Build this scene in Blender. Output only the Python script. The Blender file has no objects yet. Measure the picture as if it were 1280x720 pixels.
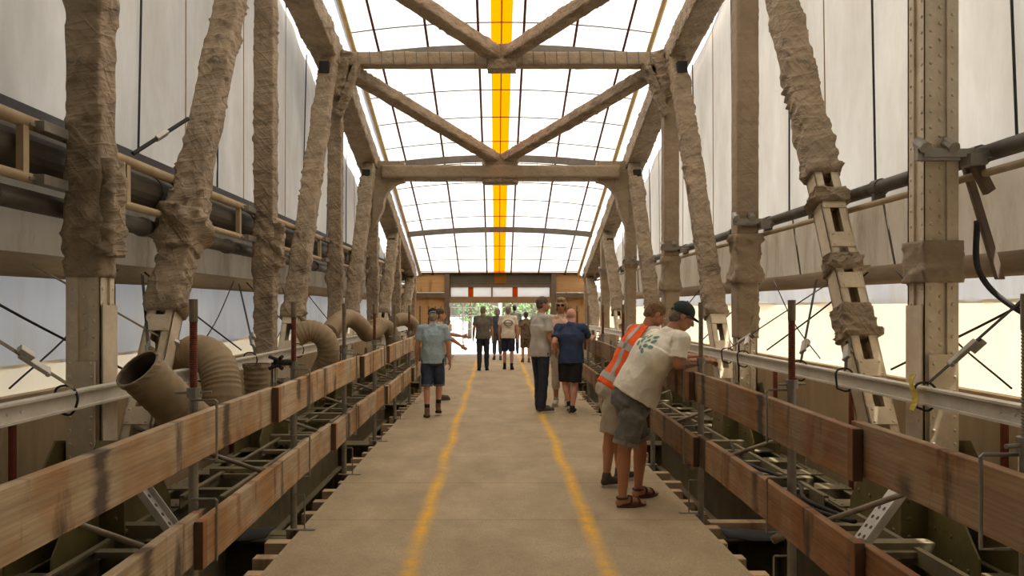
import bpy, bmesh, math, random
from mathutils import Vector, Matrix, noise
V = Vector
PI = math.pi
rnd = random.Random(11)
C = bpy.context.scene.collection
ORD = ['nearest', 'second', 'third', 'fourth', 'fifth', 'sixth', 'seventh', 'eighth', 'ninth', 'tenth',
       'eleventh', 'twelfth', 'thirteenth', 'fourteenth', 'fifteenth', 'sixteenth']
ORIG = {}

# ------------------------------------------------------------------ helpers
def lin(r, g, b):
    f = lambda c: (c / 255 / 12.92) if c / 255 <= .04045 else ((c / 255 + .055) / 1.055) ** 2.4
    return (f(r), f(g), f(b), 1)

def thing(name, label, cat, loc=(0, 0, 0), group=None, kind=None):
    o = bpy.data.objects.new(name, None); C.objects.link(o)
    o.empty_display_size = .1
    o.location = loc; ORIG[o] = V(loc)
    if label: o['label'] = label
    if cat: o['category'] = cat
    if group: o['group'] = group
    if kind: o['kind'] = kind
    return o

def tag(o, label=None, cat=None, group=None, kind=None):
    if label: o['label'] = label
    if cat: o['category'] = cat
    if group: o['group'] = group
    if kind: o['kind'] = kind
    return o

def copy_tree(o, parent=None):
    c = o.copy(); C.objects.link(c)
    if parent: c.parent = parent
    for ch in list(o.children): copy_tree(ch, c)
    return c

class MB:
    def __init__(s): s.v = []; s.f = []; s.m = []; s.cur = 0
    def add(s, vs, fs):
        b = len(s.v); s.v += [V(p) for p in vs]
        for f in fs: s.f.append([i + b for i in f]); s.m.append(s.cur)
        return s
    def obox(s, c, a, b, d):
        c, a, b, d = V(c), V(a), V(b), V(d)
        vs = [c + i * a + j * b + k * d for i in (-1, 1) for j in (-1, 1) for k in (-1, 1)]
        return s.add(vs, [(0, 1, 3, 2), (4, 6, 7, 5), (0, 4, 5, 1), (2, 3, 7, 6), (0, 2, 6, 4), (1, 5, 7, 3)])
    def box(s, x0, x1, y0, y1, z0, z1):
        return s.obox(((x0 + x1) / 2, (y0 + y1) / 2, (z0 + z1) / 2), ((x1 - x0) / 2, 0, 0), (0, (y1 - y0) / 2, 0), (0, 0, (z1 - z0) / 2))
    def rings(s, rr, closed=True, cap0=True, cap1=True):
        n = len(rr[0]); b = len(s.v)
        for r in rr: s.v += [V(p) for p in r]
        for i in range(len(rr) - 1):
            for j in range(n if closed else n - 1):
                k = (j + 1) % n
                s.f.append([b + i * n + j, b + i * n + k, b + (i + 1) * n + k, b + (i + 1) * n + j]); s.m.append(s.cur)
        if cap0: s.f.append([b + j for j in range(n)][::-1]); s.m.append(s.cur)
        if cap1: s.f.append([b + (len(rr) - 1) * n + j for j in range(n)]); s.m.append(s.cur)
        return s
    def tube(s, pts, r, n=10, cap=True, rad=None):
        pts = [V(p) for p in pts]; rr = []; u = None
        for i, p in enumerate(pts):
            t = (pts[min(i + 1, len(pts) - 1)] - pts[max(i - 1, 0)]).normalized()
            if u is None:
                u = t.cross(V((0, 0, 1)))
                if u.length < .05: u = t.cross(V((1, 0, 0)))
            u = (u - t * u.dot(t)).normalized(); w = t.cross(u)
            R = rad[i] if rad else r
            rr.append([p + R * (math.cos(2 * PI * k / n) * u + math.sin(2 * PI * k / n) * w) for k in range(n)])
        return s.rings(rr, True, cap, cap)
    def ball(s, c, r, n=10, m=7, a=(1, 0, 0), b=(0, 1, 0), d=(0, 0, 1)):
        """ellipsoid with radii r along axes a, b, d"""
        c = V(c); a, b, d = V(a).normalized(), V(b).normalized(), V(d).normalized()
        if not hasattr(r, '__len__'): r = (r, r, r)
        rr = []
        for i in range(m + 1):
            th = PI * (.02 + .96 * i / m)
            rr.append([c + r[0] * math.sin(th) * math.cos(2 * PI * k / n) * a + r[1] * math.sin(th) * math.sin(2 * PI * k / n) * b - r[2] * math.cos(th) * d for k in range(n)])
        return s.rings(rr)
    def rivet(s, c, nrm, r=.016):
        c, nrm = V(c), V(nrm).normalized()
        u = nrm.orthogonal().normalized(); w = nrm.cross(u)
        r1 = [c + r * (math.cos(2 * PI * k / 7) * u + math.sin(2 * PI * k / 7) * w) for k in range(7)]
        r2 = [c + nrm * r * .55 + r * .6 * (math.cos(2 * PI * k / 7) * u + math.sin(2 * PI * k / 7) * w) for k in range(7)]
        return s.rings([r1, r2], cap0=False)
    def prism(s, poly, ext):
        """polygon (3-D points) extruded by the vector ext"""
        n = len(poly); e = V(ext)
        vs = [V(p) for p in poly] + [V(p) + e for p in poly]
        return s.add(vs, [list(range(n))[::-1], list(range(n, 2 * n))] + [[i, (i + 1) % n, n + (i + 1) % n, n + i] for i in range(n)])
    def build(s, name, mat, parent=None, smooth=False, bevel=0, loc=None, auto=None):
        o = ORIG.get(parent, V((0, 0, 0))) if parent else (V(loc) if loc else V((0, 0, 0)))
        me = bpy.data.meshes.new(name)
        me.from_pydata([tuple(p - o) for p in s.v], [], s.f)
        for mm in (mat if isinstance(mat, (list, tuple)) else [mat]): me.materials.append(mm)
        if any(s.m): me.polygons.foreach_set('material_index', s.m)
        bm = bmesh.new(); bm.from_mesh(me)
        bmesh.ops.recalc_face_normals(bm, faces=bm.faces)
        if bevel: bmesh.ops.bevel(bm, geom=list(bm.edges), offset=bevel, segments=1, affect='EDGES')
        bm.to_mesh(me); bm.free()
        if smooth: me.polygons.foreach_set('use_smooth', [True] * len(me.polygons))
        ob = bpy.data.objects.new(name, me); C.objects.link(ob)
        if parent: ob.parent = parent
        else: ob.location = o
        ORIG[ob] = o
        return ob

def spline(pts, k=8):
    pts = [V(p) for p in pts]; P = [2 * pts[0] - pts[1]] + pts + [2 * pts[-1] - pts[-2]]; out = []
    for i in range(1, len(P) - 2):
        a, b, c, d = P[i - 1:i + 3]
        for j in range(k):
            t = j / k
            out.append(.5 * ((2 * b) + (c - a) * t + (2 * a - 5 * b + 4 * c - d) * t * t + (3 * b - a - 3 * c + d) * t ** 3))
    return out + [pts[-1]]

def N3(x, y, z): return noise.noise(V((x, y, z)))

# ------------------------------------------------------------------ materials
def nodes(name):
    m = bpy.data.materials.new(name); m.use_nodes = True
    nt = m.node_tree; nt.nodes.clear()
    out = nt.nodes.new('ShaderNodeOutputMaterial')
    return m, nt, out
def nd(nt, t, **kw):
    n = nt.nodes.new(t)
    for k, v in kw.items():
        if k in n.inputs: n.inputs[k].default_value = v
        else: setattr(n, k, v)
    return n
def coords(nt, stretch=(1, 1, 1), kind='Object'):
    tc = nd(nt, 'ShaderNodeTexCoord'); mp = nd(nt, 'ShaderNodeMapping')
    mp.inputs['Scale'].default_value = stretch
    nt.links.new(tc.outputs[kind], mp.inputs[0]); return mp.outputs[0]
def ramp(nt, fac, stops):
    r = nd(nt, 'ShaderNodeValToRGB'); e = r.color_ramp.elements
    while len(e) < len(stops): e.new(.5)
    for i, (p, c) in enumerate(stops): e[i].position = p; e[i].color = c
    nt.links.new(fac, r.inputs[0]); return r.outputs[0]
def math_(nt, op, a, b=None, clamp=False):
    n = nd(nt, 'ShaderNodeMath', operation=op, use_clamp=clamp)
    for i, x in enumerate((a, b)):
        if x is None: continue
        if isinstance(x, (int, float)): n.inputs[i].default_value = x
        else: nt.links.new(x, n.inputs[i])
    return n.outputs[0]
def mixc(nt, fac, a, b, mode='MIX'):
    n = nd(nt, 'ShaderNodeMix', data_type='RGBA', blend_type=mode)
    for i, x in ((0, fac), (6, a), (7, b)):
        if isinstance(x, (int, float, tuple)): n.inputs[i].default_value = x
        else: nt.links.new(x, n.inputs[i])
    return n.outputs[2]
def noise_(nt, co, scale, detail=5, rough=.6):
    n = nd(nt, 'ShaderNodeTexNoise'); n.inputs['Scale'].default_value = scale
    n.inputs['Detail'].default_value = detail; n.inputs['Roughness'].default_value = rough
    nt.links.new(co, n.inputs['Vector']); return n.outputs['Fac']

def M(name, c1, c2, scale=4, rough=.85, bump=0, bscale=25, metal=0, stretch=(1, 1, 1), spots=None, spot_scale=3, spot_at=.62, rand=0):
    m, nt, out = nodes(name)
    co = coords(nt, stretch)
    col = ramp(nt, noise_(nt, co, scale, 7, .65), [(.3, c1), (.7, c2)])
    if spots:
        s = ramp(nt, noise_(nt, co, spot_scale, 6, .7), [(spot_at, (0, 0, 0, 1)), (spot_at + .08, (1, 1, 1, 1))])
        col = mixc(nt, s, col, spots)
    if rand:
        oi = nd(nt, 'ShaderNodeObjectInfo')
        v = math_(nt, 'ADD', math_(nt, 'MULTIPLY', oi.outputs['Random'], rand), 1 - rand / 2)
        hs = nd(nt, 'ShaderNodeHueSaturation'); nt.links.new(v, hs.inputs['Value']); nt.links.new(col, hs.inputs['Color'])
        col = hs.outputs[0]
    b = nd(nt, 'ShaderNodeBsdfPrincipled'); b.inputs['Roughness'].default_value = rough; b.inputs['Metallic'].default_value = metal
    nt.links.new(col, b.inputs['Base Color'])
    if bump:
        bp = nd(nt, 'ShaderNodeBump'); bp.inputs['Strength'].default_value = bump; bp.inputs['Distance'].default_value = .02
        nt.links.new(noise_(nt, co, bscale, 6, .6), bp.inputs['Height']); nt.links.new(bp.outputs[0], b.inputs['Normal'])
    nt.links.new(b.outputs[0], out.inputs[0])
    return m

def SHEET(name, c1, c2, fac, scale=1.2, stretch=(1, 1, .35), dirt=None, bump=.3):
    """thin translucent plastic or canvas sheeting"""
    m, nt, out = nodes(name)
    co = coords(nt, stretch)
    col = ramp(nt, noise_(nt, co, scale, 7, .6), [(.3, c1), (.7, c2)])
    if dirt:
        col = mixc(nt, ramp(nt, noise_(nt, coords(nt, (2.5, 2.5, .5)), 1.3, 8, .72), [(.48, (0, 0, 0, 1)), (.72, (.8, .8, .8, 1))]), col, dirt)
    d = nd(nt, 'ShaderNodeBsdfDiffuse'); t = nd(nt, 'ShaderNodeBsdfTranslucent'); x = nd(nt, 'ShaderNodeMixShader')
    x.inputs[0].default_value = fac
    for n in (d, t): nt.links.new(col, n.inputs['Color'])
    if bump:
        bp = nd(nt, 'ShaderNodeBump'); bp.inputs['Strength'].default_value = bump; bp.inputs['Distance'].default_value = .03
        nt.links.new(noise_(nt, co, 6, 5, .6), bp.inputs['Height'])
        nt.links.new(bp.outputs[0], d.inputs['Normal']); nt.links.new(bp.outputs[0], t.inputs['Normal'])
    nt.links.new(d.outputs[0], x.inputs[1]); nt.links.new(t.outputs[0], x.inputs[2]); nt.links.new(x.outputs[0], out.inputs[0])
    return m

def WOOD(name, c1, c2, dark, orange=None, along='Y', ends=None):
    """sawn plank: grain lines, dark stains across, orange resin patches, tinted ends"""
    m, nt, out = nodes(name)
    st = {'Y': (9, .55, 9), 'X': (.55, 9, 9), 'Z': (9, 9, .55)}[along]
    oi = nd(nt, 'ShaderNodeObjectInfo')
    off = nd(nt, 'ShaderNodeVectorMath', operation='SCALE'); off.inputs[0].default_value = (31, 17, 23); nt.links.new(oi.outputs['Random'], off.inputs[3])
    def sh(v):
        a = nd(nt, 'ShaderNodeVectorMath', operation='ADD'); nt.links.new(v, a.inputs[0]); nt.links.new(off.outputs[0], a.inputs[1]); return a.outputs[0]
    co, big = sh(coords(nt, st)), sh(coords(nt))
    g = noise_(nt, co, 2.6, 10, .75)
    col = ramp(nt, g, [(.3, c1), (.7, c2)])
    wv = nd(nt, 'ShaderNodeTexWave'); wv.inputs['Scale'].default_value = 1.6; wv.inputs['Distortion'].default_value = 7; wv.inputs['Detail'].default_value = 3; wv.inputs['Detail Scale'].default_value = .7
    wv.bands_direction = 'Z'; nt.links.new(sh(coords(nt, {'Y': (5, .25, 9), 'X': (.25, 5, 9), 'Z': (9, 9, .25)}[along])), wv.inputs[0])
    col = mixc(nt, .3, col, ramp(nt, wv.outputs['Fac'], [(.0, (.66, .6, .54, 1)), (.55, (1, 1, 1, 1))]), 'MULTIPLY')
    if orange:
        col = mixc(nt, ramp(nt, noise_(nt, big, 1.7, 4, .55), [(.45, (0, 0, 0, 1)), (.62, (1, 1, 1, 1))]), col, orange, 'MULTIPLY')
    stn = sh(coords(nt, {'Y': (.3, 2.3, .5), 'X': (2.3, .3, .5), 'Z': (.5, .5, 2.3)}[along]))
    col = mixc(nt, ramp(nt, noise_(nt, stn, 1.5, 6, .6), [(.57, (0, 0, 0, 1)), (.66, (.85, .85, .85, 1))]), col, dark)
    if ends:                                        # marks where iron brackets have sat
        tcb = nd(nt, 'ShaderNodeTexCoord'); spb = nd(nt, 'ShaderNodeSeparateXYZ'); nt.links.new(tcb.outputs['Object'], spb.inputs[0])
        jag = math_(nt, 'MULTIPLY', noise_(nt, sh(coords(nt, (4, 2, 14))), 1.5, 5, .7), .14)
        for o_, w_, cl, st_ in ((.0, .05, dark, .85), (.55, .03, ends, .7)):
            f = math_(nt, 'FRACT', math_(nt, 'ADD', math_(nt, 'DIVIDE', math_(nt, 'ADD', spb.outputs[1], jag), 1.31), math_(nt, 'ADD', math_(nt, 'MULTIPLY', oi.outputs['Random'], 3.7), o_)))
            d = math_(nt, 'MULTIPLY', math_(nt, 'ABSOLUTE', math_(nt, 'SUBTRACT', f, .5)), 1.31)
            bnd = math_(nt, 'MULTIPLY', math_(nt, 'SUBTRACT', 1.6, math_(nt, 'DIVIDE', d, w_)), st_, True)
            bnd = math_(nt, 'MULTIPLY', bnd, ramp(nt, noise_(nt, sh(coords(nt, (1, .7, 1.5))), 2.0, 3, .5), [(.38, (0, 0, 0, 1)), (.56, (1, 1, 1, 1))]))
            col = mixc(nt, math_(nt, 'MINIMUM', bnd, st_), col, cl)
        tc = nd(nt, 'ShaderNodeTexCoord'); sp = nd(nt, 'ShaderNodeSeparateXYZ'); nt.links.new(tc.outputs['Generated'], sp.inputs[0])
        e = math_(nt, 'ABSOLUTE', math_(nt, 'SUBTRACT', sp.outputs[1], .5))
        col = mixc(nt, math_(nt, 'MULTIPLY', math_(nt, 'GREATER_THAN', e, .483), .8), col, ends)
        col = mixc(nt, math_(nt, 'GREATER_THAN', e, .4995), col, lin(88, 64, 46))
    hs = nd(nt, 'ShaderNodeHueSaturation'); nt.links.new(math_(nt, 'ADD', math_(nt, 'MULTIPLY', oi.outputs['Random'], .35), .82), hs.inputs['Value'])
    nt.links.new(col, hs.inputs['Color']); col = hs.outputs[0]
    b = nd(nt, 'ShaderNodeBsdfPrincipled'); b.inputs['Roughness'].default_value = .78
    nt.links.new(col, b.inputs['Base Color'])
    bp = nd(nt, 'ShaderNodeBump'); bp.inputs['Strength'].default_value = .35; bp.inputs['Distance'].default_value = .006
    nt.links.new(g, bp.inputs['Height']); nt.links.new(bp.outputs[0], b.inputs['Normal'])
    nt.links.new(b.outputs[0], out.inputs[0]); return m

def DECK():
    """plywood deck: speckle, sheet joints, two sprayed yellow lines"""
    m, nt, out = nodes('plywood_deck')
    co = coords(nt); sp = nd(nt, 'ShaderNodeSeparateXYZ'); nt.links.new(co, sp.inputs[0])
    x, y = sp.outputs[0], sp.outputs[1]
    col = ramp(nt, noise_(nt, coords(nt, (1.6, 1, 1)), 1.1, 8, .7), [(.3, lin(158, 138, 105)), (.7, lin(194, 172, 135))])
    fine = ramp(nt, noise_(nt, coords(nt, (2, .7, 1)), 42, 3, .8), [(.3, (.62, .62, .62, 1)), (.65, (1, 1, 1, 1))])
    col = mixc(nt, .75, col, fine, 'MULTIPLY')
    col = mixc(nt, ramp(nt, noise_(nt, co, 4.5, 8, .8), [(.6, (0, 0, 0, 1)), (.78, (.5, .5, .5, 1))]), col, lin(128, 110, 80))
    # joints between the sheets
    def near(v, period, half):
        f = math_(nt, 'FRACT', math_(nt, 'DIVIDE', v, period))
        d = math_(nt, 'MULTIPLY', math_(nt, 'MINIMUM', f, math_(nt, 'SUBTRACT', 1, f)), period)
        return math_(nt, 'LESS_THAN', d, half)
    j = near(math_(nt, 'ADD', y, .35), 1.25, .004)
    col = mixc(nt, math_(nt, 'MULTIPLY', j, .75), col, lin(70, 58, 42))
    wob = math_(nt, 'MULTIPLY', math_(nt, 'SUBTRACT', noise_(nt, coords(nt, (0, 1, 0)), .5, 3, .5), .5), .16)
    for x0, sl in ((-.545, -.0035), (.70, .0025)):
        dx = math_(nt, 'ABSOLUTE', math_(nt, 'SUBTRACT', math_(nt, 'SUBTRACT', math_(nt, 'SUBTRACT', x, wob), math_(nt, 'MULTIPLY', y, sl)), x0))
        core = math_(nt, 'SUBTRACT', 1, math_(nt, 'DIVIDE', dx, .085), True)
        core = math_(nt, 'MULTIPLY', core, math_(nt, 'ADD', math_(nt, 'MULTIPLY', noise_(nt, co, 7, 6, .8), 3.2), -.75), True)
        br = ramp(nt, noise_(nt, coords(nt, (.2, 1, 1)), 1.1, 4, .6), [(.3, (.35, .35, .35, 1)), (.55, (1, 1, 1, 1))])
        col = mixc(nt, math_(nt, 'MULTIPLY', core, br), col, lin(236, 176, 10))
    b = nd(nt, 'ShaderNodeBsdfPrincipled'); b.inputs['Roughness'].default_value = .8
    nt.links.new(col, b.inputs['Base Color'])
    bp = nd(nt, 'ShaderNodeBump'); bp.inputs['Strength'].default_value = .25; bp.inputs['Distance'].default_value = .004
    nt.links.new(noise_(nt, coords(nt, (2, 1, 1)), 30, 5, .7), bp.inputs['Height']); nt.links.new(bp.outputs[0], b.inputs['Normal'])
    nt.links.new(b.outputs[0], out.inputs[0]); return m

mDeck = DECK()
mJoist = WOOD('pale_timber', lin(178, 146, 108), lin(206, 176, 136), lin(150, 118, 84), along='X')
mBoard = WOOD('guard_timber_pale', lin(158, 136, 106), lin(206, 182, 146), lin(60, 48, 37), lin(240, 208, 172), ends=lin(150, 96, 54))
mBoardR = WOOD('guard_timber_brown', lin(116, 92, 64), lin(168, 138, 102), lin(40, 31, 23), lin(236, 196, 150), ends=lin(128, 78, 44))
def CLOTH(name, c1, c2, c3, strength, stretch=(1.2, 1.2, 1.8)):
    """dusty sheet cloth with creases"""
    m, nt, out = nodes(name)
    co = coords(nt); st = coords(nt, stretch)
    col = ramp(nt, noise_(nt, st, 2.6, 8, .7), [(.32, c1), (.66, c2)])
    col = mixc(nt, ramp(nt, noise_(nt, coords(nt, (1.5, 1.5, 3)), 1.6, 6, .7), [(.56, (0, 0, 0, 1)), (.68, (.85, .85, .85, 1))]), col, c3)
    hs = None
    for mp_rot, sc_ in (((.75, .6, .4), (1.6, 1.6, 9)), ((-.7, -.8, .2), (1.3, 1.3, 7)), ((.15, -.2, 0), (2, 2, 10))):
        tc = nd(nt, 'ShaderNodeTexCoord'); mp = nd(nt, 'ShaderNodeMapping'); mp.vector_type = 'TEXTURE'; mp.inputs['Rotation'].default_value = mp_rot; mp.inputs['Scale'].default_value = [1 / q for q in sc_]
        nt.links.new(tc.outputs['Object'], mp.inputs[0])
        n = noise_(nt, mp.outputs[0], 1.0, 3, .5)
        r = ramp(nt, math_(nt, 'ABSOLUTE', math_(nt, 'SUBTRACT', n, .5)), [(0, (1, 1, 1, 1)), (.08, (.4, .4, .4, 1)), (.3, (0, 0, 0, 1))])
        hs = r if hs is None else math_(nt, 'ADD', hs, r)
    b = nd(nt, 'ShaderNodeBsdfPrincipled'); b.inputs['Roughness'].default_value = .75
    nt.links.new(col, b.inputs['Base Color'])
    bp = nd(nt, 'ShaderNodeBump'); bp.inputs['Strength'].default_value = strength; bp.inputs['Distance'].default_value = .02
    nt.links.new(hs, bp.inputs['Height']); nt.links.new(bp.outputs[0], b.inputs['Normal'])
    nt.links.new(b.outputs[0], out.inputs[0]); return m
mWrap = CLOTH('wrap_cloth', lin(122, 104, 80), lin(162, 142, 114), lin(96, 81, 62), .6)
mWrapS = CLOTH('wrap_sheet', lin(136, 117, 91), lin(158, 138, 110), lin(122, 104, 82), .22)
mSteel = M('dusty_cream_paint', lin(190, 172, 142), lin(222, 206, 178), 5, .6, .15, 30, spots=lin(120, 88, 64), spot_scale=5, spot_at=.66)
mOlive = M('olive_paint', lin(96, 86, 46), lin(124, 112, 66), 3, .6, .2, 25, spots=lin(110, 92, 66), spot_scale=4, spot_at=.6)
mOliveL = M('dusty_olive_paint', lin(104, 95, 68), lin(140, 126, 94), 3, .7, .2, 25, spots=lin(80, 66, 44), spot_scale=4, spot_at=.62)
mGalv = M('galvanised', lin(120, 114, 102), lin(160, 153, 140), 6, .45, .1, 30, metal=.4)
mRust = M('rust_red', lin(92, 42, 24), lin(132, 62, 36), 8, .7, .25, 40)
mRodG = M('worn_rod', lin(110, 96, 76), lin(140, 124, 100), 8, .6, .2, 40, metal=.2)
mDark = M('dark_duct', lin(62, 54, 43), lin(84, 74, 59), 2.5, .65, .1, 8)
mDarkPipe = M('dark_pipe', lin(78, 72, 64), lin(112, 104, 92), 4, .5, .1, 20, metal=.2)
mBeige = M('beige_tube', lin(160, 138, 104), lin(184, 162, 126), 4, .7)
mAlu = M('dull_aluminium', lin(194, 186, 168), lin(218, 210, 194), 5, .5, .1, 25, metal=.1)
mHose = M('ribbed_hose', lin(132, 112, 84), lin(162, 140, 106), 3, .75, .2, 12)
mHoseIn = M('hose_inside', lin(60, 48, 34), lin(84, 68, 48), 3, .85)
mHoseOr = M('hose_orange_lining', lin(190, 128, 60), lin(206, 148, 80), 3, .8)
mBlack = M('black_webbing', lin(34, 31, 28), lin(52, 47, 41), 9, .8)
mKhaki = M('khaki_webbing', lin(96, 86, 60), lin(122, 110, 80), 9, .8)
mYellow = M('yellow_tape', lin(206, 178, 66), lin(222, 196, 90), 9, .6)
mRope = M('thin_cord', lin(84, 76, 66), lin(110, 100, 88), 9, .8)
mSeamD = M('dark_seam', lin(44, 44, 46), lin(62, 60, 58), 9, .8)
mRed = M('red_brown_tube', lin(84, 36, 26), lin(104, 46, 34), 6, .6)
mArch = M('grey_arch', lin(96, 88, 78), lin(124, 115, 102), 4, .6)
mPurl = M('yellow_beige_tube', lin(196, 168, 112), lin(212, 186, 134), 4, .6)
mPly = M('plywood_hoarding', lin(150, 128, 92), lin(176, 152, 112), 2, .8, .1, 20, stretch=(3, 3, .5))
mPlyW = WOOD('plywood_end', lin(182, 136, 84), lin(208, 164, 110), lin(150, 110, 66), along='X')
mPostW = M('grey_brown_paint', lin(98, 80, 62), lin(120, 100, 80), 4, .7)
mTrans = M('tan_timber', lin(128, 100, 68), lin(150, 120, 84), 4, .8)
mHead = M('red_brown_beam', lin(104, 66, 48), lin(128, 86, 64), 4, .7)
mRubber = M('black_rubber', lin(30, 28, 26), lin(46, 42, 38), 4, .85)
mZinc = M('zinc_plate', lin(166, 162, 152), lin(196, 190, 178), 6, .4, metal=.3)
mUnder = M('dark_bilge', lin(40, 33, 23), lin(58, 48, 33), 2, .95)
mRoof = SHEET('roof_membrane', (.84, .81, .71, 1), (.88, .85, .75, 1), .58, .8, (1, 1, 1), bump=0)
mRoofW = SHEET('white_membrane', (.93, .93, .92, 1), (.95, .95, .94, 1), .65, .8, (1, 1, 1), bump=0)
mOrange = SHEET('orange_membrane', (1.0, .22, .0, 1), (1.0, .25, .0, 1), .6, .8, (1, 1, 1), bump=0)
mSheet = SHEET('side_sheeting', (.50, .46, .39, 1), (.68, .65, .58, 1), .26, scale=1.6)
mSheetDirty = SHEET('dirty_sheeting', (.34, .28, .20, 1), (.47, .40, .30, 1), .16, dirt=(.20, .15, .09, 1))
mSheetShade = SHEET('blue_grey_sheeting', (.50, .51, .505, 1), (.63, .63, .615, 1), .3, dirt=(.5, .46, .38, 1))  # shaded upper part of the lower tarp: shade put into the colour, plus real dirt
mSheetLit = SHEET('cream_sheeting', (.80, .66, .45, 1), (.85, .73, .52, 1), .5)  # sunlit foot of the same tarp: sunlight put into colour and translucency
mHem = M('hem_cloth', lin(126, 108, 82), lin(150, 130, 102), 3, .9, .3, 12, stretch=(3, .5, 3))
mHemD = M('blue_grey_hem', lin(74, 74, 78), lin(90, 90, 94), 3, .8)

# ------------------------------------------------------------------ camera, light, world
H = 1.68
cam = bpy.data.cameras.new('camera'); camo = bpy.data.objects.new('camera', cam); C.objects.link(camo)
camo.location = (0, 0, H); camo.rotation_euler = (PI / 2, 0, 0)
cam.sensor_width = 36; cam.lens = 930 / 1280 * 36
cam.shift_x = 19 / 1280; cam.shift_y = 25 / 1280; cam.clip_end = 400
bpy.context.scene.camera = camo
sc = bpy.context.scene
sc.view_settings.view_transform = 'Standard'; sc.view_settings.look = 'None'
sc.view_settings.gamma = 1; sc.view_settings.exposure = .62
sc.view_settings.use_curve_mapping = False
w = bpy.data.worlds.new('sky'); sc.world = w; w.use_nodes = True
nt = w.node_tree; bg = nt.nodes['Background']
sky = nt.nodes.new('ShaderNodeTexSky'); sky.sky_type = 'NISHITA'; sky.sun_disc = False
sky.sun_elevation = math.radians(58); sky.sun_rotation = math.radians(70); sky.dust_density = 3.0; sky.ozone_density = .6
nt.links.new(sky.outputs[0], bg.inputs[0]); bg.inputs[1].default_value = .22
sun = bpy.data.lights.new('sun', 'SUN'); sun.energy = 5.6; sun.angle = math.radians(1.0); sun.color = (1, .95, .86)
so = bpy.data.objects.new('sun', sun); C.objects.link(so)
# sun stands to the right of the bridge, high
so.rotation_euler = V((-.34, .12, -1.0)).to_track_quat('-Z', 'Y').to_euler()


# ------------------------------------------------------------------ people
def skin(name, c1, c2): return M(name, c1, c2, 6, .55, .05, 60)
mSkin = skin('skin', lin(190, 138, 108), lin(208, 158, 126))
mSkinT = skin('tanned_skin', lin(176, 120, 88), lin(194, 138, 104))
mSkinP = skin('pink_skin', lin(208, 150, 124), lin(220, 164, 138))
mEyeW = M('eye_white', lin(225, 220, 212), lin(232, 228, 220), 5, .3)
mEyeD = M('eye_dark', lin(40, 32, 26), lin(56, 44, 36), 5, .3)
def cloth(name, c, v=.12, bump=.25, sc=7):
    c = [min(255, x) for x in c]
    return M(name, lin(*[x * (1 - v) for x in c]), lin(*[min(255, x * (1 + v)) for x in c]), sc, .9, bump, 14)

def remeshed(mb, name, mat, parent, vox, smooth=3, fold=0, fscale=9, seed=0):
    """fuse overlapping shapes into one continuous surface"""
    me = bpy.data.meshes.new('t'); me.from_pydata([tuple(p) for p in mb.v], [], mb.f)
    bm = bmesh.new(); bm.from_mesh(me); bmesh.ops.recalc_face_normals(bm, faces=bm.faces); bm.to_mesh(me); bm.free()
    ob = bpy.data.objects.new('t', me); C.objects.link(ob)
    r = ob.modifiers.new('r', 'REMESH'); r.mode = 'VOXEL'; r.voxel_size = vox
    if smooth:
        q = ob.modifiers.new('s', 'SMOOTH'); q.factor = .5; q.iterations = smooth
    dg = bpy.context.evaluated_depsgraph_get(); dg.update()
    m2 = bpy.data.meshes.new_from_object(ob.evaluated_get(dg)); bpy.data.objects.remove(ob); bpy.data.meshes.remove(me)
    m2.name = name
    if fold:
        for v in m2.vertices:
            p = v.co; k = N3(p.x * fscale + seed, p.y * fscale, p.z * fscale * .6 + seed)
            k2 = N3(p.x * fscale * .4 + seed, p.y * fscale * .4, p.z * fscale * 1.1)
            v.co = p + v.normal * fold * ((1 - abs(k)) ** 3 - .45 + .8 * k2)
    o = ORIG[parent]
    m2.transform(Matrix.Translation(-o))
    m2.materials.clear(); m2.materials.append(mat)
    m2.polygons.foreach_set('use_smooth', [True] * len(m2.polygons))
    out = bpy.data.objects.new(name, m2); C.objects.link(out); out.parent = parent; ORIG[out] = o
    return out

def limb(mb, pts, rads, n=14):
    """tapered limb with rounded joints"""
    P = [V(p) for p in pts]
    for i in range(len(P) - 1):
        m = 5; a, b = P[i], P[i + 1]
        mb.tube([a.lerp(b, j / m) for j in range(m + 1)], 0, n, rad=[rads[i] + (rads[i + 1] - rads[i]) * j / m for j in range(m + 1)])
    for p, r in zip(P, rads): mb.ball(p, r, n, 8)

def stack(mb, secs, n=22):
    """trunk: (centre, right, forward, half width, half depth) sections"""
    rr = []
    for c, r, f, a, b in secs:
        rr.append([V(c) + V(r) * a * math.copysign(abs(math.cos(t)) ** .85, math.cos(t)) + V(f) * b * math.copysign(abs(math.sin(t)) ** .85, math.sin(t)) for t in [2 * PI * k / n for k in range(n)]])
    mb.rings(rr)

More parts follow.
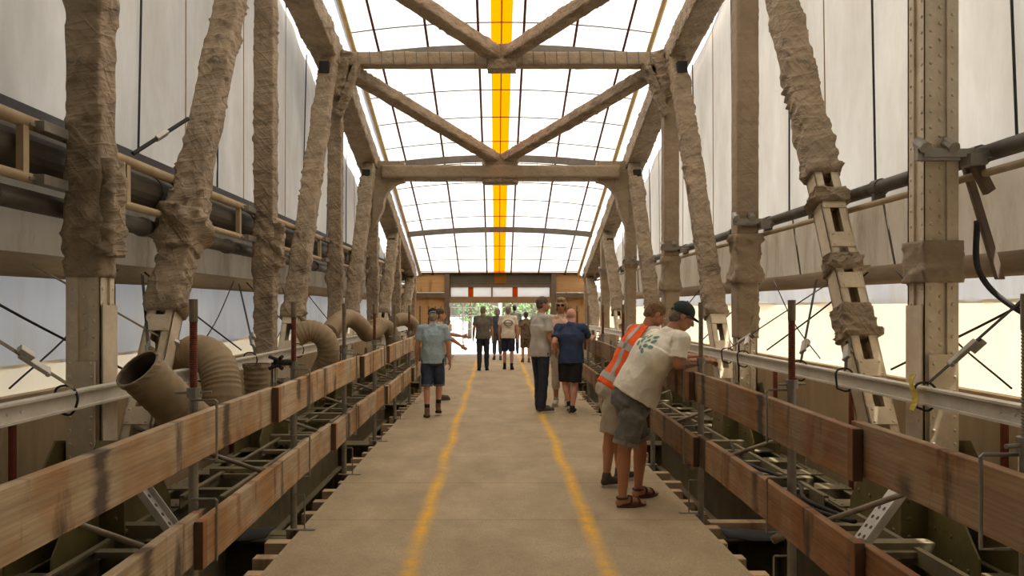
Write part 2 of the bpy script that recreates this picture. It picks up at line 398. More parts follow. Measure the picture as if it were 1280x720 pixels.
def hand(mb, wrist, d, palm_n, thumb_side, curl=.35, s=1.0, spread=.012):
    """palm, four jointed fingers of different lengths, thumb from the side of the palm"""
    d, pn = V(d).normalized(), V(palm_n); pn = (pn - d * pn.dot(d)).normalized(); sd = V(thumb_side); sd = (sd - d * sd.dot(d) - pn * sd.dot(pn)).normalized()
    w = V(wrist); c = w + d * .05 * s
    mb.ball(c, (.043 * s, .054 * s, .017 * s), 12, 8, sd, d, pn)
    limb(mb, [w - d * .01, c], [.026 * s, .026 * s], 10)
    for i, (off, L, r) in enumerate(((.031, .072, .0092), (.0105, .082, .0095), (-.0105, .076, .009), (-.03, .06, .008))):
        b = w + d * .085 * s + sd * off * s; dr = (d + sd * off * 2.2).normalized(); pts = [b - d * .02 * s, b]; a = curl * .7
        for q, fr in enumerate((.45, .31, .24)):
            dd = dr * math.cos(a) + pn * math.sin(a); pts.append(pts[-1] + dd * L * s * fr); a += curl
        limb(mb, pts, [r * s, r * s, r * .97 * s, r * .9 * s, r * .78 * s], 8)
    b = w + d * .028 * s + sd * .03 * s; t1 = (d * .65 + sd * .7 + pn * .25).normalized(); t2 = (d * .85 + sd * .35 + pn * .4).normalized()
    limb(mb, [b, b + t1 * .036 * s, b + t1 * .036 * s + t2 * .03 * s, b + t1 * .036 * s + t2 * .052 * s], [.014 * s, .0115 * s, .0105 * s, .008 * s], 8)

def head_shapes(mb, c, f, u, s=1.0, jaw=1.0):
    f, u = V(f).normalized(), V(u); u = (u - f * u.dot(f)).normalized(); r = f.cross(u)
    P = lambda x, y, z: V(c) + r * x * s + f * y * s + u * z * s
    mb.ball(P(0, -.012, .03), (.074 * s, .094 * s, .088 * s), 18, 12, r, f, u)                 # skull
    mb.ball(P(0, .03, -.03), (.062 * s, .062 * s, .078 * s), 16, 10, r, f, u)                  # face
    mb.ball(P(0, .048, -.082), (.04 * s * jaw, .034 * s, .028 * s), 12, 8, r, f, u)            # chin
    for e in (-1, 1):
        mb.ball(P(e * .042, .015, -.055), (.025 * s * jaw, .05 * s, .035 * s), 10, 8, r, f, u)     # jaw
        mb.ball(P(e * .026, .086, .018), (.024 * s, .012 * s, .009 * s), 8, 6, r, f, u)        # brow
        mb.ball(P(e * .042, .062, -.022), (.02 * s, .022 * s, .018 * s), 8, 6, r, f, u)        # cheek
        mb.ball(P(e * .077, -.008, -.008), (.009 * s, .02 * s, .032 * s), 10, 8, r, f, u)      # ear
    limb(mb, [P(0, .092, .008), P(0, .108, -.022), P(0, .112, -.032)], [.009 * s, .0125 * s, .0115 * s], 8)   # nose
    for e in (-1, 1): mb.ball(P(e * .011, .1, -.034), .0085 * s, 8, 6)
    mb.ball(P(0, .088, -.056), (.024 * s, .009 * s, .006 * s), 10, 6, r, f, u)
    mb.ball(P(0, .086, -.066), (.021 * s, .009 * s, .007 * s), 10, 6, r, f, u)
    return P, r, f, u

def person(label, J, look, vox, o):
    """J: joints in world metres. o: options for build and clothing"""
    hipc = (J['hl'] + J['hr']) / 2; base = V((hipc.x, hipc.y, 0))
    root = thing('person', label, 'person', base)
    s = o.get('s', 1.0); fat = o.get('fat', 1.0)
    sh = (J['sl'] + J['sr']) / 2
    spine = (sh - hipc).normalized()
    rt_h = (J['hr'] - J['hl']).normalized(); rt_s = (J['sr'] - J['sl']).normalized()
    bend = o.get('bend', V((0, 0, 0)))
    hw = (J['sr'] - J['sl']).length / 2
    def section(t, a, b, push=0):
        c = hipc.lerp(sh, t) + V(bend) * math.sin(PI * min(max(t, 0), 1)); r = rt_h.lerp(rt_s, min(max(t, 0), 1)).normalized()
        r = (r - spine * r.dot(spine)).normalized(); f = spine.cross(r)
        return (c + f * push, r, f, a, b)
    belly = o.get('belly', .0)
    def torso(mb, e, t0, t1, n=12):
        prof = [(-.16, .13, .10), (-.05, .165, .118), (.08, .17, .12), (.25, .155, .112), (.42, .15, .108), (.6, .165, .115), (.76, .172, .116), (.86, .166, .106), (.95, .135, .09), (1.02, .085, .072), (1.07, .07, .066)]
        def at(t):
            for i in range(len(prof) - 1):
                if prof[i][0] <= t <= prof[i + 1][0]:
                    k = (t - prof[i][0]) / (prof[i + 1][0] - prof[i][0]); return [prof[i][q] + (prof[i + 1][q] - prof[i][q]) * k for q in (1, 2)]
            return prof[0][1:] if t < 0 else prof[-1][1:]
        secs = []
        for i in range(n + 1):
            t = t0 + (t1 - t0) * i / n; a, b = at(t); bl = belly * math.exp(-((t - .22) / .28) ** 2)
            secs.append(section(t, a * s * fat * (hw / .185 if t > .5 else 1) ** .6 + e, b * s * fat + bl * .6 + e, bl * .55))
        stack(mb, secs)
    ft = {k: o.get('foot_' + k, look['f']) for k in 'lr'}
    # ---- body
    mb = MB(); torso(mb, 0, -.16, 1.07)
    hd, nb = J['head'], sh + spine * .02
    neck_top = hd - V(look['u']).normalized() * .075 * s - V(look['f']).normalized() * .02 * s
    limb(mb, [nb, neck_top], [.062 * s * fat ** .5, .056 * s])
    P, r, f, u = head_shapes(mb, hd, look['f'], look['u'], s, o.get('jaw', 1))
    for k in 'lr':
        S, E, W, Hh, Kn, A = (J[q + k] for q in 'sewhka')
        g = o.get('arm', 1.0); lg = o.get('leg', 1.0)
        limb(mb, [S, S.lerp(E, .35), E, E.lerp(W, .3), W], [.055 * s * g, .049 * s * g, .039 * s * g, .041 * s * g, .026 * s * g])
        limb(mb, [Hh, Hh.lerp(Kn, .4), Kn, Kn.lerp(A, .32), A.lerp(Kn, .12), A], [.09 * s * lg, .076 * s * lg, .054 * s * lg, .055 * s * lg, .036 * s * lg, .034 * s * lg])
        # calf bulge behind the shin
        sh_d = (A - Kn).normalized(); bk = -(V(ft[k]) - sh_d * V(ft[k]).dot(sh_d)).normalized()
        mb.ball(Kn.lerp(A, .3) + bk * .018 * s * lg, (.043 * s * lg, .043 * s * lg, .1 * s), 12, 8, bk, sh_d.cross(bk), sh_d)
        side = o['hand_' + k]
        hand(mb, W, side[0], side[1], side[2], side[3] if len(side) > 3 else .35, s)
        fd = V(ft[k]).normalized(); up = o.get('fup_' + k, V((0, 0, 1)))
        toe = o.get('toe_' + k, A + fd * .16 * s - V((0, 0, .055 * s)))
        fk = 1 if o.get('sandals') else .62
        limb(mb, [A - fd * .03 * s * fk - V((0, 0, .045 * s * fk)), A + fd * .07 * s * fk - V((0, 0, .03 * s)), A.lerp(toe, fk)], [.033 * s * fk, .034 * s * fk, .026 * s * fk], 10)
        if o.get('sandals'):
            sdv = fd.cross(V((0, 0, 1)))
            for q in range(5): limb(mb, [toe + sdv * (.03 - .015 * q) * s * 1.0, toe + sdv * (.032 - .016 * q) * s + fd * (.042 - .005 * abs(q - 1)) * s - V((0, 0, .008))], [.012, .0095], 7)
    body = remeshed(mb, 'body', o.get('skin', mSkin), root, vox, 2)
    # ---- eyes
    if o.get('eyes', True):
        for e in (-1, 1):
            m_ = MB(); m_.ball(P(e * .031, .0815, .002), .0125 * s, 10, 8); ey = m_.build('eye', mEyeW, root, smooth=True)
            m_ = MB(); m_.ball(P(e * .031, .0905, .002), .0058 * s, 8, 6); m_.build('iris', mEyeD, ey, smooth=True)
    # ---- top
    t0 = o.get('hem', -.08); loose = o.get('loose', .018)
    mb = MB(); torso(mb, loose, t0, .8)
    torso(mb, .012, .7, 1.04)
    stack(mb, [section(t0, (.17 * s * fat) + loose, (.122 * s * fat) + loose + belly * .35, belly * .3), section(t0 + .34, (.148 * s * fat) + loose, (.105 * s * fat) + loose + belly * .4, belly * .4)])
    limb(mb, [sh - spine * .05, sh + spine * .03], [.088 * s * max(1, fat ** .7), .08 * s * max(1, fat ** .7)])
    for k in 'lr':                                  # shoulder yoke
        S = J['s' + k]; limb(mb, [sh + spine * .012, sh.lerp(S, .5) - spine * .012, S - spine * .008], [.074 * s, .072 * s, .07 * s * max(1, o.get('arm', 1))])
        limb(mb, [hipc.lerp(sh, .72), sh.lerp(S, .6) - spine * .06], [.1 * s, .085 * s])
    sl = o.get('sleeve', .62)
    if sl > 0:
        for k in 'lr':
            S, E = J['s' + k], J['e' + k]
            limb(mb, [sh.lerp(S, .55), S, S.lerp(E, .5)] if sl > .5 else [sh.lerp(S, .55), S], [.074 * s, .07 * s * fat ** .5, .066 * s][: 3 if sl > .5 else 2])
            a_ = S.lerp(E, .3); b_ = S.lerp(E, sl); mb.tube([a_, a_.lerp(b_, .5), b_], 0, 14, rad=[.066 * s, .068 * s, .073 * s])
    top = remeshed(mb, o.get('top_name', 't_shirt'), o['top'], root, vox * 1.1, 3, .011, 8, sum(map(ord, label)) % 17)
    # ---- trousers
    mb = MB(); wl = max(.02, t0 + (.11 if t0 < 0 else .2)); wk = 1 if t0 < 0 else 1.12
    stack(mb, [section(t, a * s * fat + .013, b * s * fat + .013 + (belly * .25 if t < -.03 else 0), belly * .25) for t, a, b in ((-.17, .12, .1), (-.06, .166, .12), (wl - .03, .15 * wk, .108 * wk), (wl, .13 * wk, .095 * wk))])
    cut = o.get('cut', .95)       # 1 = knee, 2 = ankle
    fl = o.get('flare', 1.0)
    for k in 'lr':
        Hh, Kn, A = (J[q + k] for q in 'hka'); lg = o.get('leg', 1.0)
        if cut <= 1:
            e = Hh.lerp(Kn, cut); mb.tube([Hh, Hh.lerp(e, .35), Hh.lerp(e, .7), e], 0, 16, rad=[.1 * s * lg, .1 * s * lg * fl, .092 * s * lg * fl, .09 * s * lg * fl]); mb.ball(Hh, .1 * s * lg, 14, 8)
        else:
            e = Kn.lerp(A, cut - 1); limb(mb, [Hh, Hh.lerp(Kn, .4), Kn, e], [.1 * s * lg, .09 * s * lg, .072 * s * lg * fl, (.062 if cut > 1.5 else .068) * s * lg * fl])
    bot = remeshed(mb, o.get('bot_name', 'shorts'), o['bot'], root, vox * 1.1, 3, .009, 9, 3)
    if o.get('cuffs'):
        for k in 'lr':
            Hh, Kn = J['h' + k], J['k' + k]; d = (Kn - Hh).normalized(); e = Hh.lerp(Kn, cut)
            m_ = MB(); m_.tube([e - d * .03, e + d * .004], 0, 18, cap=False, rad=[.094 * s * lg * fl, .094 * s * lg * fl]); m_.tube([e + d * .004, e - d * .002], 0, 18, cap=False, rad=[.094 * s * lg * fl, .08 * s * lg * fl]); m_.build('cuff', o['cuffs'], bot, smooth=True)
    # ---- footwear
    for k in 'lr':
        A = J['a' + k]; fd = V(ft[k]).normalized(); toe = o.get('toe_' + k, A + fd * .16 * s - V((0, 0, .055 * s)))
        heel = A - fd * .05 * s - (V((0, 0, .058 * s)) if ('toe_' + k) not in o else V((0, 0, .05 * s)) + fd * 0)
        tip = toe + fd * .055 * s; ax = (tip - heel).normalized(); sdv = ax.cross(V((0, 0, 1))).normalized(); up = sdv.cross(ax)
        sm = MB(); L = (tip - heel).length; rr = []
        for dz in (-.018, .012):
            ring = []
            for q in range(24):
                t = 2 * PI * q / 24; y = .5 + .5 * math.cos(t); wv = (.036 + .012 * math.sin(PI * min(1, y * .9)) - .006 * math.cos(2 * PI * y)) * s
                ring.append(heel + ax * L * y + sdv * wv * math.copysign(abs(math.sin(t)) ** .75, math.sin(t)) + up * (dz - .012) * s)
            rr.append(ring)
        sm.rings(rr)
        if o.get('sandals'):
            sh_o = sm.build('sandal', o['shoe'], root, smooth=False)
            m_ = MB(); mid = A - V((0, 0, .03 * s)) + fd * .06 * s
            def strap_(c, ax2, up2, ra, rb):
                m_.tube([c + ax2 * ra * math.cos(t) + up2 * rb * math.sin(t) for t in [2 * PI * q / 20 for q in range(21)]], .0085 * s, 7)
            strap_(A + V((0, 0, -.008)), sdv, fd, .042 * s, .046 * s); strap_(A - V((0, 0, .034 * s)) + fd * .06 * s, sdv, (up + fd * .35).normalized(), .045 * s, .036 * s)
            strap_(toe - fd * .02 * s + V((0, 0, .004)), sdv, up, .046 * s, .031 * s)
            m_.tube([A + fd * .045 * s, mid + V((0, 0, .03)), toe + V((0, 0, .03 * s)) - fd * .02], .009 * s, 7)
            m_.build('strap', o['shoe'], sh_o, smooth=True)
        else:
            m_ = MB(); limb(m_, [heel + ax * .03 + up * .02 * s, heel + ax * L * .5 + up * .022 * s, tip - ax * .04 + up * .012 * s], [.038 * s, .042 * s, .036 * s], 12)
            hi = o.get('boot', .035); limb(m_, [heel + ax * .045 + up * .03, A + V((0, 0, hi * .5)), A + (J['k' + k] - A).normalized() * hi], [.042 * s, .045 * s, .043 * s], 12)
            m_.ball(heel + ax * L * .3 + up * .04 * s, (.04 * s, .07 * s, .03 * s), 12, 8, sdv, ax, up)
            sh_o = remeshed(m_, 'shoe', o['shoe'], root, .008, 2)
            sm.build('sole', o.get('sole', o['shoe']), sh_o)
        if o.get('sock'):
            d = (J['k' + k] - A).normalized(); m_ = MB(); b2 = o.get('boot', .035) - .02; m_.tube([A + d * b2, A + d * (b2 + .05), A + d * (b2 + .08)], 0, 14, rad=[.041 * s, .042 * s, .046 * s]); m_.build('sock', o['sock'], root, smooth=True)
    # ---- hair
    if o.get('hair'):
        m_ = MB(); lo = o.get('hair_low', -.02)
        m_.ball(P(0, -.018, .036), (.0795 * s, .0965 * s, .0925 * s), 18, 12, r, f, u)
        m_.ball(P(0, -.05, lo), (.07 * s, .06 * s, .075 * s), 16, 10, r, f, u)
        if o.get('long'):
            m_.ball(P(0, -.06, -.07), (.078 * s, .05 * s, .075 * s), 16, 10, r, f, u)
            for e in (-1, 1): m_.ball(P(e * .077, .005, -.02), (.028 * s, .05 * s, .085 * s), 10, 8, r, f, u)
            m_.ball(P(0, .03, .09), (.078 * s, .066 * s, .045 * s), 12, 8, r, f, u)
        h = remeshed(m_, 'hair', o['hair'], root, .008, 2, .006, 34, 5)
    if o.get('cap'):
        m_ = MB(); rr = []
        for i in range(8):
            t = PI / 2 * i / 7; rr.append([P(.085 * math.cos(t) * math.cos(q), -.012 + .103 * math.cos(t) * math.sin(q), .045 + .088 * math.sin(t)) for q in [2 * PI * k_ / 22 for k_ in range(22)]])
        rr.insert(0, [P(.083 * math.cos(q), -.012 + .1 * math.sin(q), .018 if math.sin(q) < .3 else .03) for q in [2 * PI * k_ / 22 for k_ in range(22)]])
        m_.rings(rr); m_.ball(P(0, -.012, .134), .009, 8, 6)
        cp = m_.build('cap', o['cap'], root, smooth=True)
        m_ = MB(); top_, bot_ = [], []
        for i in range(13):
            a = PI * i / 12; x = .076 * math.cos(a); y = .06 + .1 * math.sin(a)
            z = .036 - .03 * (math.sin(a)) + .012 * (1 - (x / .076) ** 2)
            top_.append(P(x, y, z)); bot_.append(P(x, y, z - .006))
        m_.add(top_ + bot_, [list(range(13)), list(range(13, 26))[::-1]] + [[i, i + 1, 14 + i, 13 + i] for i in range(12)] + [[12, 0, 13, 25]]); m_.build('visor', o['cap'], cp)
        if o.get('cap_patch'):
            m_ = MB(); rr2 = []
            for z in (.03, .075):
                t = math.asin((z - .03) / .1) ; rr2.append([P(.1 * .87 * math.cos(t) * math.cos(q), -.012 - .106 * math.cos(t) * abs(math.sin(q)), z) for q in [PI * (.33 + .34 * k_ / 8) for k_ in range(9)]])
            m_.rings(rr2, closed=False, cap0=False, cap1=False); m_.build('cap_patch', o['cap_patch'], cp, smooth=True)
    return root, P, top, bot, section

def band_from(ob, pred, off, name, mat, parent):
    """a strip of cloth lying on part of another surface"""
    me = ob.data; base = ORIG[ob]; nv = {}; vs, fs = [], []
    for p in me.polygons:
        if pred(p.center + base, p.normal):
            ids = []
            for i in p.vertices:
                if i not in nv: nv[i] = len(vs); vs.append(me.vertices[i].co + me.vertices[i].normal * off)
                ids.append(nv[i])
            fs.append(ids)
    m = bpy.data.meshes.new(name); m.from_pydata([tuple(v) for v in vs], [], fs); m.materials.append(mat)
    m.polygons.foreach_set('use_smooth', [True] * len(fs))
    o = bpy.data.objects.new(name, m); C.objects.link(o); o.parent = parent; ORIG[o] = base
    return o

def standing(x, y, head_deg, s, stride=0.0, arms=(.12, .12), elbow=(.25, .25), swing=(0, 0), lean=.0, lift=None, stance=.1, hips=0, look_deg=None, look_down=0.0, sw=.185):
    """joints of a standing or walking figure; head_deg 0 looks down the bridge, + turns to the left"""
    a = math.radians(head_deg); F = V((-math.sin(a), math.cos(a), 0)); Rr = V((math.cos(a), math.sin(a), 0)); U = V((0, 0, 1))
    at = lambda r, f, z: V((x, y, 0)) + Rr * r * s + F * f * s + U * z * s
    J = {}; o = {}
    J['hl'], J['hr'] = at(-.09, 0, .91), at(.09, 0, .91)
    J['sl'], J['sr'] = at(-sw, lean * .5, 1.425), at(sw, lean * .5, 1.425)
    J['head'] = at(0, lean * .75 + .03 + look_down * .05, 1.635 - look_down * .02)
    for k, sg in (('l', -1), ('r', 1)):
        f = stride * (1 if k == 'l' else -1)
        if lift == k:
            J['k' + k] = at(sg * .1, f * .2 + .03, .5); J['a' + k] = at(sg * stance, f - .02, .15)
            o['toe_' + k] = at(sg * stance * 1.05, f + .10, .045)
        else:
            J['k' + k] = at(sg * (.5 * stance + .05), f * .55 + .015, .49); J['a' + k] = at(sg * stance, f, .088)
        i = 0 if k == 'l' else 1
        S = J['s' + k]; ab, sw_, el = arms[i], swing[i], elbow[i]
        E = S + (Rr * sg * math.sin(ab) + F * math.sin(sw_) - U * math.cos(ab) * math.cos(sw_)).normalized() * .29 * s; J['e' + k] = E
        d2 = (Rr * sg * math.sin(ab * .3) + F * math.sin(sw_ + el) - U * math.cos(sw_ + el)).normalized()
        J['w' + k] = E + d2 * .255 * s
        o['hand_' + k] = (d2, -Rr * sg * .9 - F * .2, F, .3)
    la = math.radians(look_deg if look_deg is not None else head_deg); LF = V((-math.sin(la), math.cos(la), -look_down)).normalized()
    look = dict(f=LF, u=V((0, 0, 1)) + V((-math.sin(la), math.cos(la), 0)) * look_down * .5)
    o['foot_l'] = F - Rr * .12; o['foot_r'] = F + Rr * .12; o['s'] = s
    look['F'] = F; look['R'] = Rr
    return J, look, o

def go(label, J, look, o, vox=.012, **kw):
    o.update(kw); look['f'] = look['f']; return person(label, J, look, vox, o)

cDenim = cloth('dark_denim', (44, 50, 62), .2, .2, 14); cDenimB = cloth('blue_denim', (46, 56, 74), .22, .2, 16)
cBlackC = cloth('black_cloth', (28, 26, 26)); cNavy = cloth('navy_cloth', (36, 42, 60)); cBoot = cloth('brown_leather', (122, 92, 66), .15, .2)
cSole = cloth('dark_sole', (40, 34, 28)); cWhiteSole = cloth('pale_sole', (190, 182, 168)); cGreyShoe = cloth('grey_shoe', (78, 70, 60)); cWhiteShoe = cloth('white_shoe', (188, 178, 162))
hGrey = cloth('grey_hair', (128, 116, 102), .25, .5, 40); hBrown = cloth('brown_hair', (72, 56, 42), .25, .5, 40); hBlond = cloth('blond_grey_hair', (150, 126, 94), .3, .6, 40); hSand = cloth('sandy_hair', (118, 92, 62), .3, .6, 40); hDark = cloth('dark_hair', (40, 34, 30), .2, .5, 40)

# walker in the cap, left side, walking away
J, lk, o = standing(-.99, 11.5, 2, .955, stride=-.1, arms=(.2, .22), elbow=(.3, .3), swing=(.05, -.05), lift='r', stance=.085, look_down=.35, lean=.06, sw=.195)
o['fat'] = 1.0
go('man walking away on the left in dark cap, blue-grey t-shirt and dark denim shorts', J, lk, o, .011, skin=mSkin, top=cloth('heather_blue_tee', (152, 170, 174), .08, .3, 30), bot=cDenimB, cuffs=cloth('denim_cuff', (104, 106, 106)), cut=.98, flare=1.02,
   shoe=cBoot, sole=cSole, sock=cBlackC, boot=.06, hair=hGrey, hair_low=-.035, cap=cBlackC, cap_patch=cloth('pale_patch', (150, 148, 142)), sleeve=.68, hem=-.1, loose=.018, arm=1.06, eyes=False, belly=.05)
# person half hidden in front of him, arms held out
J, lk, o = standing(-1.06, 13.6, -80, .95, arms=(.1, .1), elbow=(.45, .25), swing=(.95, .7), stance=.06, sw=.17)
go('person in pale top mostly hidden by the capped walker, arms reaching out right', J, lk, o, .013, skin=mSkinT, top=cloth('pale_tee', (176, 164, 146)), bot=cNavy, cut=.9, shoe=cGreyShoe, hair=hBrown, eyes=False)
# far group
J, lk, o = standing(-.37, 20, 2, .985, stride=-.03, arms=(.22, .2), elbow=(.5, .2), swing=(-.1, 0), stance=.1, lean=.02)
o['fat'] = 1.14
go('distant man seen from behind in grey-olive t-shirt and long dark jeans', J, lk, o, .014, top=cloth('grey_olive_tee', (108, 102, 88)), bot=cDenim, bot_name='jeans', cut=1.93, shoe=cBlackC, hair=hGrey, sleeve=.7, eyes=False)
J, lk, o = standing(.02, 24, 5, .95, stride=.06, arms=(.15, .15), sw=.165)
go('distant person in dark blue half hidden beyond the men in olive and white t-shirts', J, lk, o, .015, top=cloth('slate_top', (64, 68, 76)), bot=cloth('slate_trousers', (70, 72, 78)), cut=1.6, shoe=cGreyShoe, hair=hGrey, long=True, eyes=False)
J, lk, o = standing(.31, 20.3, -3, .985, stride=.09, arms=(.2, .18), elbow=(.4, .3), swing=(.1, -.05), lift=None)
o['fat'] = 1.1
rt, P_, top_, b_, sec = go('distant man walking away in white t-shirt with oval back print and navy shorts', J, lk, o, .013, top=cloth('white_tee', (226, 214, 192), .05), bot=cNavy, cut=.95, flare=1.05, shoe=cBlackC, sock=cBlackC, hair=hGrey, sleeve=.68, eyes=False)
c0 = sec(.74, 0, 0)[0]
mPrint = M('grey_print', lin(112, 118, 116), lin(132, 136, 132), 8, .9)
band_from(top_, lambda p, n: n.y < -.3 and abs(math.hypot((p.x - c0.x) / 1.45, p.z - c0.z) - .075) < .014, .003, 'shirt_print', mPrint, top_)
band_from(top_, lambda p, n: n.y < -.3 and abs(p.x - c0.x) < .085 and abs(p.z - c0.z) < .016, .003, 'shirt_print', mPrint, top_)
band_from(top_, lambda p, n: n.y < -.3 and abs(p.x - c0.x) < .06 and abs(p.z - c0.z + .13) < .008, .003, 'shirt_print', mPrint, top_)
J, lk, o = standing(.66, 27.6, 0, 1.02, stride=.05)
go('most distant man, dark-haired, in grey-green t-shirt beyond the exit opening', J, lk, o, .016, top=cloth('grey_green_tee', (104, 110, 98)), bot=cDenim, bot_name='trousers', cut=1.9, shoe=cBlackC, hair=hDark, eyes=False)
J, lk, o = standing(.9, 23, 5, .89, stride=.04, arms=(.2, .2), sw=.17)
o['fat'] = 1.08
mCamo = M('camouflage', lin(96, 80, 58), lin(120, 104, 78), 5, .9, .2, 14, spots=lin(66, 58, 42), spot_scale=9, spot_at=.52)
go('short distant person in brown patterned top and shorts behind the tall grey-shirted man', J, lk, o, .015, top=mCamo, bot=mCamo, cut=.95, flare=1.15, shoe=cBoot, hair=hBrown, sleeve=.7, hem=-.2, eyes=False)
# talking trio
J, lk, o = standing(.70, 12.0, -62, 1.06, stride=.03, arms=(.1, .1), elbow=(.75, .8), swing=(.1, .05), stance=.09, look_deg=-80, lean=.03)
go('tall man in light grey t-shirt and long dark jeans, talking, seen side-on', J, lk, o, .011, skin=mSkinT, top=cloth('light_grey_tee', (184, 178, 165), .06), bot=cDenim, bot_name='jeans', cut=1.95, flare=1.05, shoe=cGreyShoe, sole=cWhiteSole, hair=cloth('short_grey_brown_hair', (92, 78, 64), .25, .5, 40), hair_low=.0, sleeve=.66, hem=-.12, loose=.026)
J, lk, o = standing(1.11, 12.75, 172, 1.055, stride=.03, arms=(.16, .1), elbow=(.6, .9), swing=(.1, .2), stance=.09, look_deg=165, sw=.165)
mFloral = M('floral_top', lin(214, 160, 130), lin(234, 208, 184), 8, .9, .2, 14, spots=lin(150, 142, 96), spot_scale=10, spot_at=.54)
rt, P_, t_, b_, sec = go('woman in sunglasses with patterned sleeveless top and white capri trousers, facing the camera', J, lk, o, .011, skin=mSkinT, top=mFloral, top_name='sleeveless_top', sleeve=0, bot=cloth('white_capri', (196, 186, 168), .06), bot_name='capri_trousers', cut=1.42, shoe=cWhiteShoe, sole=cWhiteSole, hair=hBlond, long=True, hair_low=-.03)
m_ = MB()
for e in (-1, 1):
    m_.ball(P_(e * .033, .092, .002), (.03, .008, .023), 12, 8, lk['f'].cross(V((0, 0, 1))), lk['f'], (0, 0, 1)); m_.tube([P_(e * .062, .085, .008), P_(e * .078, .03, .01), P_(e * .08, -.01, .006)], .004, 6)
m_.tube([P_(-.012, .097, .006), P_(.012, .097, .006)], .004, 6); m_.build('sunglasses', cBlackC, rt, smooth=True)
J, lk, o = standing(1.18, 11.85, -12, .955, stride=.06, arms=(.22, .5), elbow=(.5, .15), swing=(.05, .35), lift='l', stance=.03, look_deg=-4, lean=.04, sw=.205)
o['fat'] = 1.15
J['er'] = V((1.49, 11.98, 1.17)); J['wr'] = V((1.575, 12.2, 1.215)); o['hand_r'] = (V((.25, .9, -.05)), (0, 0, -1), (-1, 0, 0), .3)
J['el'] = V((.90, 11.74, 1.14)); J['wl'] = V((.94, 11.94, .99)); o['hand_l'] = (V((.1, .5, -.8)), (1, 0, 0), (0, 1, 0), .3)
o['foot_l'] = V((.3, .9, -.55)); 
go('bald man in navy t-shirt and black shorts, back to the camera, one heel raised', J, lk, o, .011, skin=mSkinP, top=cloth('navy_tee', (50, 64, 92), .1, .3, 12), bot=cBlackC, cut=.92, flare=1.12, shoe=cBlackC, sole=cWhiteSole, sleeve=.72, hem=-.14, loose=.022, leg=1.08, arm=1.1, eyes=False, belly=.03)

# two men leaning on the right railing
def leaning(x, y, ankle_l, ankle_r, knee_l, knee_r, hip, sh, headc, el_l, el_r, wr_l, wr_r, hw=.19, head_deg=-90):
    a = math.radians(head_deg); F = V((-math.sin(a), math.cos(a), 0)); Rr = V((math.cos(a), math.sin(a), 0))
    J = dict(hl=hip - Rr * .09, hr=hip + Rr * .09, sl=sh - Rr * hw, sr=sh + Rr * hw, head=headc, kl=knee_l, kr=knee_r, al=ankle_l, ar=ankle_r, el=el_l, er=el_r, wl=wr_l, wr=wr_r)
    return J, F, Rr
# orange vest, farther
J, F, Rr = leaning(0, 0, V((1.19, 7.22, .088)), V((1.03, 6.98, .088)), V((1.17, 7.2, .49)), V((1.06, 7.0, .49)), V((1.10, 7.12, .90)), V((1.42, 7.12, 1.44)), V((1.52, 7.1, 1.62)),
    V((1.52, 7.36, 1.2)), V((1.50, 6.9, 1.2)), V((1.76, 7.3, 1.235)), V((1.76, 7.0, 1.235)), head_deg=-70)
o = dict(s=1.0, fat=1.02, foot_l=F + V((0, .1, 0)), foot_r=F - V((0, .1, 0)), hand_l=(V((1, -.15, -.1)), (0, 0, -1), (0, -1, 0), .5), hand_r=(V((1, .15, -.1)), (0, 0, -1), (0, 1, 0), .5))
lk = dict(f=V((.86, .1, -.5)), u=V((.5, 0, .86)))
mVest = cloth('hi_vis_orange', (255, 96, 30), .05, .25); mVest2 = M('reflective_grey', lin(168, 158, 146), lin(186, 176, 164), 9, .5)
rt, P_, top_, bt_, sec = person('man leaning on the right railing in orange high-visibility vest with grey reflective stripes', J, lk, .008, dict(o, skin=mSkinT, top=cloth('white_undershirt', (196, 188, 176), .06), sleeve=.5, bot=cloth('stone_shorts', (176, 164, 142), .08), cut=.98, flare=1.1, shoe=cGreyShoe, sole=cWhiteSole, boot=.03, hair=hSand, hair_low=-.0, hem=.02, loose=.012))
base = ORIG[top_]; ax0 = (J['hl'] + J['hr']) / 2; ax1 = (J['sl'] + J['sr']) / 2; axd = (ax1 - ax0); axl = axd.length; axd.normalize()
tt = lambda p: (p - ax0).dot(axd) / axl
def armless(p):
    return abs((p - ax0).dot(Rr)) < .225
vest = band_from(top_, lambda p, n: -.2 < tt(p) < 1.09 and armless(p), .009, 'vest', mVest, rt)
md = vest.modifiers.new('s', 'SOLIDIFY'); md.thickness = .008
band_from(vest, lambda p, n: .1 < tt(p) < .2 or .62 < tt(p) < .72, .004, 'reflective_stripe', mVest2, vest)
band_from(vest, lambda p, n: .2 < tt(p) and abs(abs((p - ax0).dot(Rr)) - .11) < .027, .004, 'reflective_stripe', mVest2, vest)
